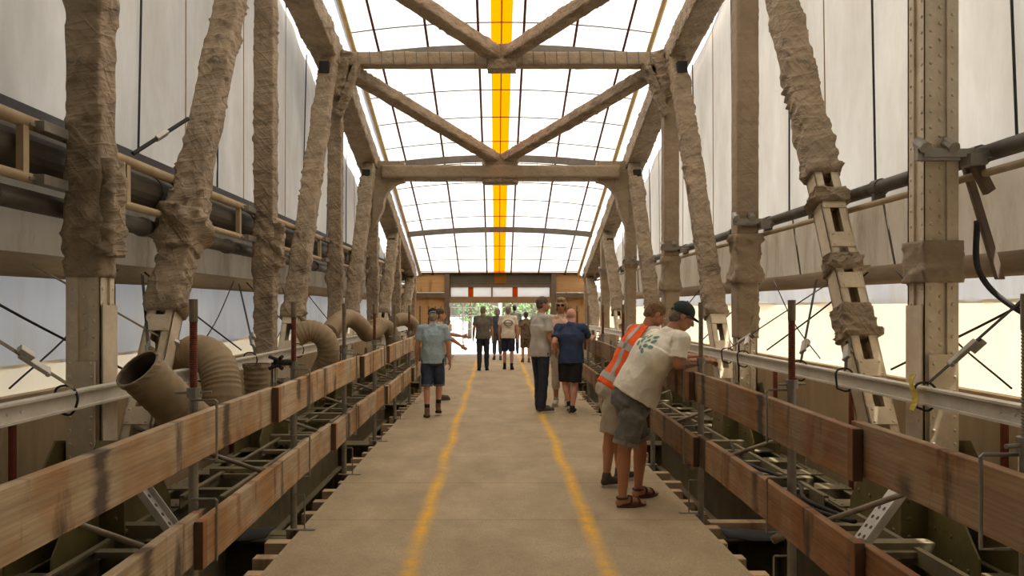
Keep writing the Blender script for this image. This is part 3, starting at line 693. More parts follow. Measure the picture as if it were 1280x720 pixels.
# white t-shirt, nearer
J, F, Rr = leaning(0, 0, V((1.25, 6.58, .088)), V((1.06, 6.28, .088)), V((1.27, 6.57, .49)), V((1.08, 6.3, .48)), V((1.15, 6.42, .88)), V((1.47, 6.40, 1.42)), V((1.59, 6.38, 1.605)),
    V((1.50, 6.66, 1.225)), V((1.50, 6.17, 1.21)), V((1.755, 6.52, 1.25)), V((1.75, 6.27, 1.235)), hw=.2, head_deg=-68)
o = dict(s=1.02, fat=1.1, foot_l=F + V((0, .14, 0)), foot_r=F - V((0, .12, 0)), hand_l=(V((1, -.45, .05)), (0, -.3, -1), (.2, -1, .2), .75), hand_r=(V((1, .35, .05)), (0, .3, -1), (.2, 1, .3), .75))
lk = dict(f=V((.9, -.05, -.42)), u=V((.42, 0, .9)))
mShirt = cloth('cream_tee', (238, 229, 206), .05, .3, 6)
rt, P_, top_, bt_, sec = person('man in green cap and cream t-shirt with leafy back print leaning on the right railing', J, lk, .007, dict(o, bend=V((-.03, 0, .03)), skin=mSkinT, top=mShirt, sleeve=.78, hem=.06, loose=.026, bot=cloth('grey_denim_shorts', (104, 100, 92), .16, .3, 18), cut=.9, flare=1.12, cuffs=cloth('frayed_cuff', (140, 134, 122), .15), sandals=True, shoe=cloth('sandal_brown', (86, 58, 42), .15), hair=cloth('cropped_grey_hair', (120, 106, 90), .2, .5, 40), hair_low=-.01, cap=cloth('green_cap', (40, 52, 46), .12), leg=1.04, arm=1.08, belly=.06))
ax0 = (J['hl'] + J['hr']) / 2; ax1 = (J['sl'] + J['sr']) / 2; axd = (ax1 - ax0); axl = axd.length; axd.normalize(); bk = (-F + axd * F.dot(axd)).normalized(); sdx = axd.cross(bk)
mTeal = M('teal_print', lin(92, 140, 124), lin(120, 160, 142), 12, .9)
cc = ax0 + axd * axl * .8
patch = band_from(top_, lambda p, n: n.dot(bk) > 0 and (p - cc).length < .24, .003, 'shirt_print', mTeal, top_)
bm = bmesh.new(); bm.from_mesh(patch.data); bmesh.ops.subdivide_edges(bm, edges=bm.edges, cuts=2, use_grid_fill=True); bm.normal_update(); b0 = ORIG[patch]
leaves = []
for q in range(11):
    rad_ = .02 + .085 * math.sqrt(q / 11); leaves.append((.9 * rad_ * math.cos(q * 2.4), 1.1 * rad_ * math.sin(q * 2.4) - .0, q * 1.3))
src = [(f_.calc_center_median() + b0, [v.co.copy() for v in f_.verts]) for f_ in bm.faces]; bm.free()
bpy.data.objects.remove(patch)
for (u, v, an) in leaves:
    m_ = MB()
    for c_, vs in src:
        a, b = (c_ - cc).dot(axd) - u, (c_ - cc).dot(sdx) - v
        a, b = a * math.cos(an) + b * math.sin(an), -a * math.sin(an) + b * math.cos(an)
        if (a / .027) ** 2 + (b / .017) ** 2 < 1: m_.add([w_ + b0 for w_ in vs], [list(range(len(vs)))])
    if m_.f: m_.build('shirt_print', mTeal, top_)
# ------------------------------------------------------------------ deck
mb = MB(); mb.box(-1.49, 1.61, .4, 27.0, -.022, 0)
floor = mb.build('floor', mDeck); tag(floor, kind='structure')
jm = MB(); jm.box(-1.68, 1.68, -.047, .047, -.1, 0)
j0 = None; y = .75; i = 0
while y < 26.6:
    if j0 is None:
        j0 = jm.build('floor_joist', mJoist, bevel=.004)
        o = j0; tag(o, 'pale square timber joist with sawn ends poking out from under the plywood deck', 'timber joist', 'timber joists under the deck')
    else:
        o = j0.copy(); C.objects.link(o)
    o.location = (.06 + rnd.uniform(-.07, .07), y, -.024)
    y += .36 + rnd.uniform(-.05, .06)

# ------------------------------------------------------------------ railing posts, boards
def make_post(rodmat):
    root = thing('railing_post', 'x', 'railing post')
    mb = MB(); mb.tube([(0, 0, -.12), (0, 0, 1.24)], .0245, 14); mb.build('tube', mGalv, root, smooth=False)
    mb = MB(); mb.tube([(0, 0, 1.225), (0, 0, 1.275)], .034, 10)
    mb.tube([(-.085, -.02, 1.25), (.085, .02, 1.25)], .008, 6); mb.build('collar_nut', mGalv, root)
    mb = MB(); zs = [1.27 + .0055 * i for i in range(82)]
    mb.tube([(0, 0, z) for z in zs], .02, 12, rad=[.0205 if i % 2 else .0172 for i in range(82)]); mb.build('threaded_rod', rodmat, root)
    mb = MB(); mb.tube([(0, 0, 1.61), (0, 0, 1.725)], .0215, 12); mb.build('rod_end', mRodG, root)
    def hook(z1, z0):
        mb = MB(); mb.tube([(0, -.03, z1), (.122, -.03, z1), (.13, -.03, z1 - .008), (.13, -.03, z0), (.03, -.03, z0), (0, -.03, z0)], .0065, 6)
        mb.build('bracket_hook', mGalv, root)
    hook(1.215, .915); hook(.715, .405)
    mb = MB(); mb.tube([(0, -.03, .27), (.085, -.03, .27), (.09, -.03, .262), (.09, -.03, .0)], .006, 6)
    mb.obox((.06, -.03, .004), (.11, 0, 0), (0, .02, 0), (0, 0, .004)); mb.build('floor_bracket', mGalv, root)
    return root
protoR, protoG = make_post(mRust), make_post(mRodG)
used = set()
XL, XR = -1.545, 1.665
def post(side, k, y, kind):
    p = protoR if kind == 'r' else protoG
    if p in used: p = copy_tree(p)
    used.add(p)
    p.location = (XL if side == 'left' else XR, y, 0); p.rotation_euler.z = 0 if side == 'left' else PI
    p['label'] = '%s-topped scaffold railing post, %s from the camera on the %s railing' % ('rust-red' if kind == 'r' else 'grey', ORD[k] if k else 'first', side)
    p['group'] = 'scaffold posts of the %s railing' % side
    return p
for k, kd in enumerate('rrgrgrgrgrgr'): post('left', k, 3.79 + 1.87 * k, kd)
for k, kd in enumerate('grggrrgrgrggr'): post('right', k, 2.33 + 1.87 * k, kd)

def board(side, row, k, y0, y1):
    x = XL + .055 if side == 'left' else XR - .055
    z0, z1 = (.935, 1.165) if row == 'upper' else (.425, .66)
    dz = rnd.uniform(-.012, .012); L = y1 - y0
    mb = MB()
    prof = [[(sx * .0225, y, zz) for sx, zz in ((-1, z0 - z1), (1, z0 - z1), (1, 0), (-1, 0))] for y in [-L / 2 + L * i / 12 for i in range(13)]]
    warp = rnd.uniform(-.006, .006)
    for r in prof:
        for i, p in enumerate(r): r[i] = (p[0] + warp * math.cos(p[1] * 1.3), p[1], p[2] + .004 * math.sin(p[1] * 1.7 + k))
    mb.rings(prof)
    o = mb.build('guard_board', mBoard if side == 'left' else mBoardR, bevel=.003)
    o.location = (x + (.022 if side == 'left' else -.022), (y0 + y1) / 2, z1 + dz); o.rotation_euler.z = (1 if side == 'left' else -1) * .05 / L   # near end laps over the board before it
    tag(o, 'weathered timber guard board, %s in the %s row of the %s railing' % (('first' if k == 0 else ORD[k] + ' from the camera'), row, side),
        'guard board', 'guard boards of the %s railing' % side)
def run(side, row, ys):
    for k in range(len(ys) - 1): board(side, row, k, ys[k] - (.0 if k == 0 else .02), ys[k + 1] + .1)
run('left', 'upper', [.9, 4.86, 8.0, 9.9, 13.6, 17.3, 21.0, 24.4])
run('left', 'lower', [.9, 3.62, 6.6, 9.75, 12.8, 16.4, 20.1, 24.3])
run('right', 'upper', [.9, 3.24, 5.98, 9.6, 13.2, 16.9, 20.6, 24.8])
run('right', 'lower', [.9, 3.22, 5.85, 7.75, 11.4, 15.1, 18.8, 24.8])

# ------------------------------------------------------------------ truss
def frame(p0, p1):
    a = (V(p1) - V(p0)); L = a.length; a.normalize()
    X = V((1, 0, 0)); n = a.cross(X)
    if n.length < .05: X = V((0, 1, 0)); n = a.cross(X)      # member lies across the bridge
    n.normalize(); X = n.cross(a).normalized(); return a, X, n, L

def wrapped(mb, p0, p1, w, d, seed, amp=.02, pitch=.17, step=.02, n=48, slant=.5, bulge=(), low=.005, ex=.13):
    """cloth wound round a box-shaped member: overlapping lengths with creases fanning across the faces"""
    a, X, nn, L = frame(p0, p1); p0 = V(p0); rr = []
    m = max(2, int(L / step)); pitch = pitch * 2.2
    for i in range(m + 1):
        s = L * i / m; ring = []
        bu = sum(b * math.exp(-((s - c) / wd) ** 2) for c, b, wd in bulge)
        for j in range(n):
            # spread the samples evenly round the perimeter
            q = (j / n * 2 * (w + d)) ; 
            if q < d: x, y = w / 2, -d / 2 + q
            elif q < d + w: x, y = w / 2 - (q - d), d / 2
            elif q < 2 * d + w: x, y = -w / 2, d / 2 - (q - d - w)
            else: x, y = -w / 2 + (q - 2 * d - w), -d / 2
            r_ = math.hypot(x, y); c_, s_ = x / r_, y / r_
            rc = .018                                   # rounded edges
            ex_, ey_ = max(0, abs(x) - (w / 2 - rc)), max(0, abs(y) - (d / 2 - rc))
            if ex_ > 0 and ey_ > 0: x -= math.copysign(ex_ * .3, x); y -= math.copysign(ey_ * .3, y)
            u = s / pitch + slant * .45 * (c_ + s_) + .8 * N3(s * .7, seed, 0) + .25 * N3(s * 1.5, c_ * 1.5, s_ * 1.5 + seed)
            f = u - math.floor(u); turn = math.floor(u)
            k = abs(N3(turn * 7.3, seed * 3.1, 1.7)); th = 1.1 * math.sin(turn * 2.4 + seed * 1.7)
            dsp = amp * (k * 1.5 + .15) * f ** 4
            g1 = s * math.cos(th) + q * math.sin(th); g2 = -s * math.sin(th) + q * math.cos(th)
            cr = N3(g1 * 8 + .7 * N3(g2 * 3, seed, turn), g2 * 1.3, turn * 2.3 + seed)
            dense = max(.12, .5 + 1.3 * N3(s * 1.7, c_ + seed, s_))
            dsp += amp * 1.3 * dense * (1 - abs(cr)) ** 7 + low * N3(c_ + seed, s_, s * 1.1)
            dsp += bu * (.5 + .9 * abs(N3(c_ * 2 + seed, s_ * 2, s * 6)))
            ring.append(p0 + a * s + X * (x + c_ * dsp * 1.2) + nn * (y + s_ * dsp * 1.2))
        rr.append(ring)
    return mb.rings(rr)

def battened(mb, p0, p1, w, d, fl=.075, every=.42, bl=.15, off=.1):
    """two channels joined by batten plates, open slots between"""
    a, X, nn, L = frame(p0, p1); p0 = V(p0); mid = p0 + a * L / 2
    for sx in (-1, 1):
        mb.obox(mid + X * sx * (w / 2 - .008), X * .008, nn * d / 2, a * L / 2)
        for sn in (-1, 1): mb.obox(mid + X * sx * (w / 2 - fl / 2) + nn * sn * (d / 2 - .007), X * fl / 2, nn * .007, a * L / 2)
    s = off
    while s < L - .05:
        for sn in (-1, 1):
            c = p0 + a * s + nn * sn * (d / 2 + .006)
            mb.obox(c, X * (w / 2 - .012), nn * .006, a * bl / 2)
            for sx in (-1, 1):
                for t in (-.35, .35): mb.rivet(c + X * sx * (w / 2 - fl * .55) + a * bl * t + nn * sn * .006, nn * sn, .012)
        s += every
    return mb

def riveted(mb, p0, p1, w, d, rows=1, pitch=.115):
    """built-up riveted box section with edge angles"""
    a, X, nn, L = frame(p0, p1); p0 = V(p0); mid = p0 + a * L / 2
    mb.obox(mid, X * (w / 2 - .018), nn * (d / 2 - .018), a * L / 2)
    for sx in (-1, 1):
        for sn in (-1, 1):
            mb.obox(mid + X * sx * (w / 2 - .04) + nn * sn * (d / 2 - .008), X * .04, nn * .008, a * L / 2)
            mb.obox(mid + X * sx * (w / 2 - .008) + nn * sn * (d / 2 - .04), X * .008, nn * .04, a * L / 2)
    s = .05
    while s < L:
        for sx in (-1, 1):
            for sn in (-1, 1):
                mb.rivet(p0 + a * s + X * sx * (w / 2 - .042) + nn * sn * (d / 2), nn * sn, .015)
                mb.rivet(p0 + a * s + X * sx * (w / 2) + nn * sn * (d / 2 - .042), X * sx, .015)
        if rows > 1:
            for sn in (-1, 1): mb.rivet(p0 + a * (s + pitch / 2) + nn * sn * (d / 2 - .017), nn * sn, .016)
        s += pitch
    return mb

NY = [1.32 + 4.1 * k for k in range(7)]
CZ = [6.95, 6.85, 6.62, 6.0, 4.9, 3.72, 2.62]       # underside of the top chord over each post
MX = {'left': -2.955, 'right': 3.175}
trusses = {}
for side in ('left', 'right'):
    sg = -1 if side == 'left' else 1; x = MX[side]
    T = thing('bridge_truss', 'cloth-wrapped riveted steel bridge truss of posts and diagonals along the %s side of the walkway' % side, 'bridge truss', (x, NY[1], -.3))
    trusses[side] = T
    # vertical posts
    for k, yk in enumerate(NY):
        if k == 0: continue
        top = CZ[k] + .1
        mb = MB(); cut = {('left', 1): 1.9, ('right', 1): 7, ('right', 2): 1.55}.get((side, k), 1.0)
        steel_top = top if (side, k) == ('right', 1) else min(cut + .15, top)
        riveted(mb, (x, yk, -.3), (x, yk, steel_top), .24, .225, 2)
        if (side, k) in (('right', 1), ('left', 1)):
            mb.obox((x, yk - .135, .95), (.10, 0, 0), (0, .008, 0), (0, 0, .35 if side == 'left' else .4))
            mb.obox((x - sg * .135, yk, 1.2), (.006, 0, 0), (0, .1, 0), (0, 0, .5))
            for q in range(8):
                for e in (-.075, .075): mb.rivet((x + e, yk - .143, .62 + q * .095), (0, -1, 0), .013)
        P = mb.build('vertical_post', mSteel, T)
        mb = MB()
        sd = k * 3.7 + (0 if side == 'left' else 50)
        if (side, k) == ('right', 1):
            wrapped(mb, (x, yk, 1.86), (x, yk, 2.16), .29, .29, sd, .03, .07, .02)
        elif side == 'right' and k in (2, 3):
            lo = 1.3 if k == 2 else .9
            wrapped(mb, (x, yk, 2.6), (x, yk, top), .275, .25, sd, .006, .9, .04, low=.006)
            wrapped(mb, (x, yk, 2.0), (x, yk, 2.62), .285, .27, sd + 1, .03, .3, .025, bulge=((.05, .05, .12), (.55, .03, .06)))
            wrapped(mb, (x, yk, lo), (x, yk, 2.02), .275, .26, sd + 2, .012, .3, .03)
        else:
            lo = cut
            bl = [(2.6 - lo, .03, .1), (2.25 - lo, .03, .16), (.05, .015, .06)] if side == 'left' else [(2.7 - lo, .04, .1)]
            if (side, k) == ('left', 1): bl += [(3.9 - lo, .03, .1)]
            wrapped(mb, (x, yk, lo), (x, yk, top), .245, .235, sd, .017 if side == 'left' else .013, .24, .028, bulge=bl)
            if side == 'left' and k in (1, 2):   # loose flap hanging on the walkway side
                wrapped(mb, (x + .17, yk - .02, 2.05 if k == 1 else 2.2), (x + .17, yk - .02, 2.75), .1, .2, sd + 9, .03, .2, .025, n=20)
        mb.build('fabric_wrap', mWrapS if side == 'right' else mWrap, P, smooth=True)
    # diagonals, foot of one post to head of the next
    for k in range(0, 6):
        y0, z0, y1, z1 = NY[k] + .4, -.1, NY[k + 1] - .5, CZ[k + 1] + .05
        if k == 0: continue
        f = lambda z: (x, y0 + (y1 - y0) * (z - z0) / (z1 - z0), z)
        w_, d_ = .235, .2
        bare = {('left', 1): 1.62, ('right', 1): 2.95}.get((side, k), 1.55 if side == 'right' else 1.5)
        if k == 5: bare = .9
        mb = MB(); battened(mb, f(z0), f(min(bare + .25, z1 - .2)), w_, d_); 
        D = mb.build('diagonal_brace', mSteel, T)
        sd = 100 + k * 5.3 + (0 if side == 'left' else 41); mb = MB()
        L = (V(f(z1)) - V(f(bare))).length
        wrapped(mb, f(bare), f(z1), w_ + .03, d_ + .03, sd, .026, .3, .028, bulge=((.12, .035, .1), (1.05, .03, .12)) if side == 'left' else ((.06, .03, .06), (.35, .015, .1)))
        if (side, k) == ('right', 1):
            for za, zb, sdd in ((2.64, 2.78, 3), (2.0, 2.14, 4), (1.4, 1.68, 5)):
                wrapped(mb, f(za), f(zb), w_ + .03, d_ + .03, sd + sdd, .04, .05, .012, bulge=((.05, .012, .1),))
        elif (side, k) == ('left', 1):
            wrapped(mb, f(2.2), f(2.75), w_ + .07, d_ + .07, sd + 3, .05, .15, .02, bulge=((.3, .05, .15),))
        mb.build('fabric_wrap', mWrap, D, smooth=True)
    # top chord in straight lengths
    for k in range(0, 6):
        xo = x + sg * .07
        p0 = (xo, NY[k], CZ[k] + .2); p1 = (xo, NY[k + 1], CZ[k + 1] + .2)
        mb = MB(); wrapped(mb, p0, p1, .43, .4, 200 + k * 7.7 + (0 if side == 'left' else 33), .022, .34, .035, n=40, slant=.25)
        mb.build('top_chord', mWrap, T, smooth=True)
    # cap plates with a dark drain slot under the chord at each post head
    for k in range(2, 6):
        mb = MB(); zc = CZ[k]
        mb.obox((x + sg * .02, NY[k] - .72, zc - .17), (.085, 0, 0), (0, .1, 0), (0, 0, .1)); mb.build('joint_box', mRubber, T)
    # bottom chord: two channels and lacing plates
    mb = MB()
    for e in (-.16, .16):
        mb.box(x + e - .008, x + e + .008, 1.4, 26, -.4, -.05); mb.box(x + e - .05, x + e + .05, 1.4, 26, -.064, -.05)
    yy = 1.6
    while yy < 26:
        mb.box(x - .2, x + .2, yy - .12, yy + .12, -.05, -.036)
        for e in (-.16, .16):
            for t in (-.07, .07): mb.rivet((x + e, yy + t, -.036), (0, 0, 1), .014)
        yy += .62
    mb.build('bottom_chord', mOliveL, T)
    # foot gussets
    for k in range(1, 6):
        mb = MB(); yk = NY[k]
        for e in (-.15, .15):
            pl = [(x + e, yk - .75, -.45), (x + e, yk + .95, -.45), (x + e, yk + .95, .05), (x + e, yk + .55, .62), (x + e, yk - .2, .75), (x + e, yk - .75, .1)]
            mb.prism(pl, (.014, 0, 0))
        for q in range(9):
            for r_ in range(6):
                yy, zz = yk - .65 + q * .18, -.35 + r_ * .17
                if zz < .05 or (abs(yy - yk - .2) < .7 and zz < .55): mb.rivet((x - sg * .15 - sg * .002, yy, zz), (-sg, 0, 0), .017)
        # cross plate facing along the walkway, studded with rivets
        mb.box(x - .34, x + .34, yk - .2, yk - .18, -.9, .42)
        for q in range(5):
            for r_ in range(10): mb.rivet((x - .28 + q * .14, yk - .2, -.8 + r_ * .125), (0, -1, 0), .017)
        mb.build('gusset_plate', mOlive, T)

# ------------------------------------------------------------------ overhead beams and braces
def poly_wrap(mb, pts, y0, y1):
    return mb.prism([(p[0], y0, p[1]) for p in pts], (0, y1 - y0, 0))
xl, xr, xc = -2.8, 2.98, .09
B1 = thing('overhead_beam', 'slim sheet-wrapped overhead cross beam where two roof braces meet, nearer of the two', 'overhead beam', (xc, 13.5, 6.05))
mb = MB(); wrapped(mb, (xl + .05, 13.5, 6.17), (xr - .05, 13.5, 6.17), .26, .24, 301, .006, .5, .06, low=.004, n=28); mb.build('beam_wrap', mWrapS, B1, smooth=True)
mb = MB(); mb.box(xl + .1, xr - .1, 13.6, 13.78, 6.26, 6.34)
mb.build('top_flange', mDark, B1)
mb = MB()
for q in range(26):
    px = xl + .3 + q * .21
    mb.tube([(px, 13.365, 6.31), (px + .02, 13.36, 6.04)], .006, 5)
mb.build('binding_cord', mRope, B1)
mb = MB(); wrapped(mb, (xc, 13.5, 5.98), (xc, 13.5, 6.42), .5, .3, 305, .03, .12, .025); mb.build('centre_gusset', mWrap, B1, smooth=True)
for s_, xe in ((1, xl), (-1, xr)):
    mb = MB(); wrapped(mb, (xe - s_ * .06, 13.42, 5.15), (xe + s_ * .3, 13.42, 6.1), .12, .16, 341 + s_, .03, .15, .02, n=28)
    wrapped(mb, (xe - s_ * .1, 13.5, 5.5), (xe + s_ * .1, 13.5, 6.3), .2, .3, 345 + s_, .04, .2, .02, n=28)
    mb.build('knee_wrap', mWrap, B1, smooth=True)
B2 = thing('overhead_beam', 'deep sheet-wrapped portal beam with curved corner gussets, farther of the two overhead beams', 'overhead beam', (xc, 17.65, 4.6))
mb = MB(); wrapped(mb, (xl + .1, 17.65, 4.87), (xr - .1, 17.65, 4.87), .56, .3, 311, .008, .6, .06, low=.006, n=36, ex=.2); mb.build('beam_wrap', mWrapS, B2, smooth=True)
mb = MB(); wrapped(mb, (xc, 17.62, 4.62), (xc, 17.62, 5.22), .8, .4, 317, .03, .15, .03); mb.build('centre_gusset', mWrap, B2, smooth=True)
for s_, xe in ((1, xl), (-1, xr)):
    arc = [(xe + s_ * (.62 - .5 * math.sin(t)), 4.66 - .62 * (1 - math.cos(t))) for t in [PI / 2 * q / 8 for q in range(9)]]
    mb = MB(); poly_wrap(mb, [(xe - s_ * .1, 5.14), (xe + s_ * .62, 5.14)] + arc + [(xe - s_ * .12, 3.5)], 17.5, 17.8)
    for (px, pz) in arc:
        mb.rivet((px - s_ * .05, 17.5, pz + .05), (0, -1, 0), .022)
    for q in range(5): mb.rivet((xe + s_ * .6, 17.5, 4.7 + q * .09), (0, -1, 0), .022)
    mb.build('corner_gusset', mWrapS, B2)
mb = MB()
for q in range(15):
    px = xl + .5 + q * .36
    mb.tube([(px, 17.46, 5.16), (px + .03, 17.46, 4.62)], .006, 5)
mb.build('binding_cord', mRope, B2)
def brace(lbl, p0, p1, sd):
    t = thing('roof_brace', lbl, 'roof brace', p0, 'wrapped roof braces')
    mb = MB(); wrapped(mb, p0, p1, .24, .22, sd, .016, .3, .04, n=24); mb.build('brace_wrap', mWrap, t, smooth=True)
    mb = MB(); a = (V(p1) - V(p0)); 
    for q in range(1, 12):
        c = V(p0) + a * q / 12; mb.tube([c + V((.02 * math.cos(u) - .0, .125 * math.sin(u), .125 * math.cos(u))) for u in [2 * PI * e / 10 for e in range(11)]], .005, 4)
    mb.build('binding_cord', mRope, t)
brace('left of the two wrapped roof braces joining the nearer overhead beam from the front', (xl - .05, 9.5, 6.8), (xc - .1, 13.45, 6.26), 321)
brace('right of the two wrapped roof braces joining the nearer overhead beam from the front', (xr + .05, 9.5, 6.8), (xc + .1, 13.45, 6.26), 327)
brace('left of the two wrapped roof braces running back to the deep portal beam', (xl + .15, 13.6, 5.98), (xc - .1, 17.6, 5.2), 331)
brace('right of the two wrapped roof braces running back to the deep portal beam', (xr - .15, 13.6, 5.98), (xc + .1, 17.6, 5.2), 337)

# ------------------------------------------------------------------ tent: roof
def ZR(y): return 7.06 - .302 * (y - 13) if y > 8 else 8.57 - .03 * (8 - y)
def zr(x, y): return ZR(y) + .2 * max(.05, min(1, (26.6 - y) / 5)) * (1 - ((x - xc) / 2.83) ** 2)
roof = thing('ceiling', None, None, (0, 0, 0), kind='structure')
def sheet(x0, x1, ny, nx, off=0, fn=zr, Y0=3.2):
    mb = MB(); rr = []
    for i in range(ny + 1):
        yy = Y0 + (27.2 - Y0) * i / ny
        rr.append([(x0 + (x1 - x0) * j / nx, yy, fn(x0 + (x1 - x0) * j / nx, yy) + off - .03 * math.sin(PI * ((yy - 1.8) / 4.2 % 1))) for j in range(nx + 1)])
    return mb.rings(rr, closed=False, cap0=False, cap1=False)
sheet(-2.74, xc - .195, 60, 8).build('membrane', mRoof, roof, smooth=True)
sheet(xc + .195, 2.92, 60, 8).build('membrane', mRoof, roof, smooth=True)
sheet(xc - .2, xc + .2, 60, 2).build('orange_band', mOrange, roof, smooth=True)
for s_, xe in ((-1, -2.74), (1, 2.92)):
    x0, x1 = (xe, xe + s_ * .85)
    sheet(x0, x1, 60, 3, 0, lambda X, Y: ZR(Y) - .55 * abs(X - xe) - .05).build('eaves_membrane', mRoofW, roof, smooth=True)
    mb = MB(); mb.tube([(xe, yy, ZR(yy) - .06) for yy in [-2 + i for i in range(11)] + [8 + q * 1.0 for q in range(1, 20)]], .055, 10); mb.build('purlin_tube', mPurl, roof, smooth=True)
for dx in (-2.37, -1.42, -.44, .42, 1.4, 2.35):
    mb = MB(); mb.tube([(xc + dx, yy, zr(xc + dx, yy) - .05) for yy in [2, 5, 8] + [8 + q for q in range(1, 20)]], .026, 8); mb.build('red_tube', mRed, roof, smooth=True)
mb = MB(); mb.tube([(xc + .0, yy, zr(xc, yy) - .02) for yy in [2, 5, 8] + [8 + q for q in range(1, 20)]], .013, 6); mb.build('centre_cord', mRope, roof)
for q in range(14):
    yy = 12.75 + q * 1.05
    mb = MB(); mb.tube([(xc - 3.3 + 6.6 * i / 16, yy, (zr(xc - 3.3 + 6.6 * i / 16, yy)) - .04) for i in range(17)], .0125, 5); mb.build('cross_cord', mRope, roof)
for yy in (6.0, 10.2, 14.4, 18.6, 22.85):
    rr = []
    for i in range(25):
        X = xc - 2.83 + 5.66 * i / 24; z = zr(X, yy) - .07
        rr.append([(X, yy - .06, z - .16), (X, yy + .06, z - .16), (X, yy + .06, z), (X, yy - .06, z)])
    mb = MB(); mb.rings(rr); mb.build('roof_arch', mArch, roof)

# ------------------------------------------------------------------ tent: side walls
def side_sheet(x, z0, z1, seed, mat, name, parent, y0=-3, y1=26.9, ny=260, nz=24, amp=.045, top=None):
    mb = MB(); rr = []
    for i in range(ny + 1):
        yy = y0 + (y1 - y0) * i / ny; r = []
        zt = top(yy) if top else z1
        for j in range(nz + 1):
            z = z0 + (zt - z0) * j / nz
            d = amp * (N3(yy * 1.1 + seed, z * .35, seed) + .5 * N3(yy * 2.5 + z * 1.2, z * .9, seed + 4)) + .3 * amp * max(0, 1 - 4 * abs(N3(yy * 1.3 - z * .9, z * 2.2 + yy * .8, seed)))
            r.append((x + d, yy, z))
        rr.append(r)
    mb.rings(rr, closed=False, cap0=False, cap1=False); return mb.build(name, mat, parent, smooth=True)
for side in ('left', 'right'):
    sg = -1 if side == 'left' else 1; X = -3.56 if side == 'left' else 3.74
    W = thing('wall_' + side, None, None, (X, 12, 0), kind='structure')
    zp = 3.12 if side == 'left' else 2.78
    side_sheet(X, zp - .05, 0, 3 + sg, mSheet, 'upper_sheet', W, top=lambda yy: max(ZR(yy) - .45, zp + .02))
    side_sheet(X + sg * .06, 1.95, zp, 8 + sg, mSheetDirty, 'middle_sheet', W, nz=8)
    side_sheet(X + sg * .1, 1.72 if side == 'right' else 1.22, 2.0, 13 + sg, mSheetShade, 'lower_sheet', W, nz=8, amp=.05)
    side_sheet(X + sg * .1, 1.0, 1.75 if side == 'right' else 1.25, 17 + sg, mSheetLit, 'cream_skirt', W, nz=6, amp=.03)  # bright strip of the lower tarp, its sunlight painted by the material
    # folded hem between the sheets
    mb = MB(); rr = []
    for i in range(121):
        yy = -2 + 28.8 * i / 120
        rr.append([(X - sg * (.05 + .045 * math.cos(u) + .012 * N3(yy * 2, u, 3)), yy, 2.0 + .095 * math.sin(u) + .015 * N3(yy * .8, 1, sg)) for u in [2 * PI * q / 10 for q in range(10)]])
    mb.rings(rr); mb.build('hem_roll', mHem, W, smooth=True)
    # hoarding sheets and their ledge
    yy = -2.0
    while yy < 26.5:
        mb = MB(); mb.box(X - .01, X + .012, yy + .004, yy + 1.216, -1.6, 1.0 + rnd.uniform(-.01, .01)); o = mb.build('plywood_panel', mPly, W); yy += 1.22
    mb = MB(); mb.box(X - .04, X + .06, -2, 26.6, 1.0, 1.035); mb.build('ledge', mBeige, W)
    # seams and cords down the sheets
    q = 0; yy = 4.2
    while yy < 26:
        lean = rnd.uniform(-.1, .3)
        zt = max(ZR(yy) - .5, zp + .1)
        dark = q % 2 == 1
        mb = MB(); mb.tube([(X - sg * .05, yy + lean, zt), (X - sg * .045, yy, zp)], .011 if dark else .007, 6)
        mb.build('seam_cord', mSeamD if dark else mBeige, W)
        if q % 2 == 1 and side == 'right':
            mb = MB(); mb.tube([(X - sg * .04, yy - .1, zp), (X - sg * .04, yy - .35, 2.05)], .011, 6); mb.build('seam_cord', mRope, W)
        yy += 1.02 + rnd.uniform(-.1, .1); q += 1

# ------------------------------------------------------------------ left: lattice girder, duct, pipe   right: pipe, tube
G = thing('lattice_girder', 'dusty scaffold lattice girder with grey clamps running behind the left truss posts', 'lattice girder', (-3.35, 12, 2.6))
gx = -3.13
mb = MB(); mb.tube([(gx, -1, 2.92), (gx, 26, 2.92)], .045, 10); mb.build('top_tube', mBeige, G, smooth=True)
mb = MB(); mb.tube([(gx, -1, 2.55), (gx, 26, 2.55)], .035, 10); mb.build('bottom_tube', mBeige, G, smooth=True)
yy = .8
while yy < 26:
    mb = MB(); mb.box(gx - .025, gx + .025, yy - .03, yy + .03, 2.55, 2.92); mb.build('upright', mBeige, G); yy += 1.37
for k in range(1, 7):
    for z in (2.9, 2.54):
        mb = MB(); mb.box(gx + .03, gx + .11, NY[k] - .45, NY[k] - .17, z - .035, z + .035); mb.box(gx + .03, gx + .05, NY[k] - .5, NY[k] + .2, z - .012, z + .012); mb.build('clamp', mGalv, G, bevel=.004)
mb = MB(); mb.box(-3.47, -3.42, -1, 26, 3.06, 3.16); o = mb.build('hem_strip', mHemD); o.location = (0, 0, 0); tag(o, 'blue-grey hem strip along the foot of the left upper sheeting', 'hem strip')
D = thing('air_duct', 'long dark round air duct lying inside the left lattice girder', 'air duct', (-3.45, 12, 2.8))
yy = -1; q = 0
while yy < 25.5:
    mb = MB(); mb.tube([(-3.35, yy, 2.78), (-3.35, yy + 2.7, 2.78)], .165, 20); mb.tube([(-3.35, yy + 2.68, 2.78), (-3.35, yy + 2.73, 2.78)], .178, 20); mb.build('duct_section', mDark, D, smooth=False); yy += 2.7
mb = MB(); mb.tube([(-3.28, -1, 2.43), (-3.28, 26, 2.43)], .075, 14)
for q in range(12): mb.tube([(-3.28, .4 + q * 2.15, 2.43), (-3.28, .5 + q * 2.15, 2.43)], .09, 14)
o = mb.build('service_pipe', mDarkPipe, smooth=True); tag(o, 'dark service pipe slung under the lattice girder on the left', 'pipe')
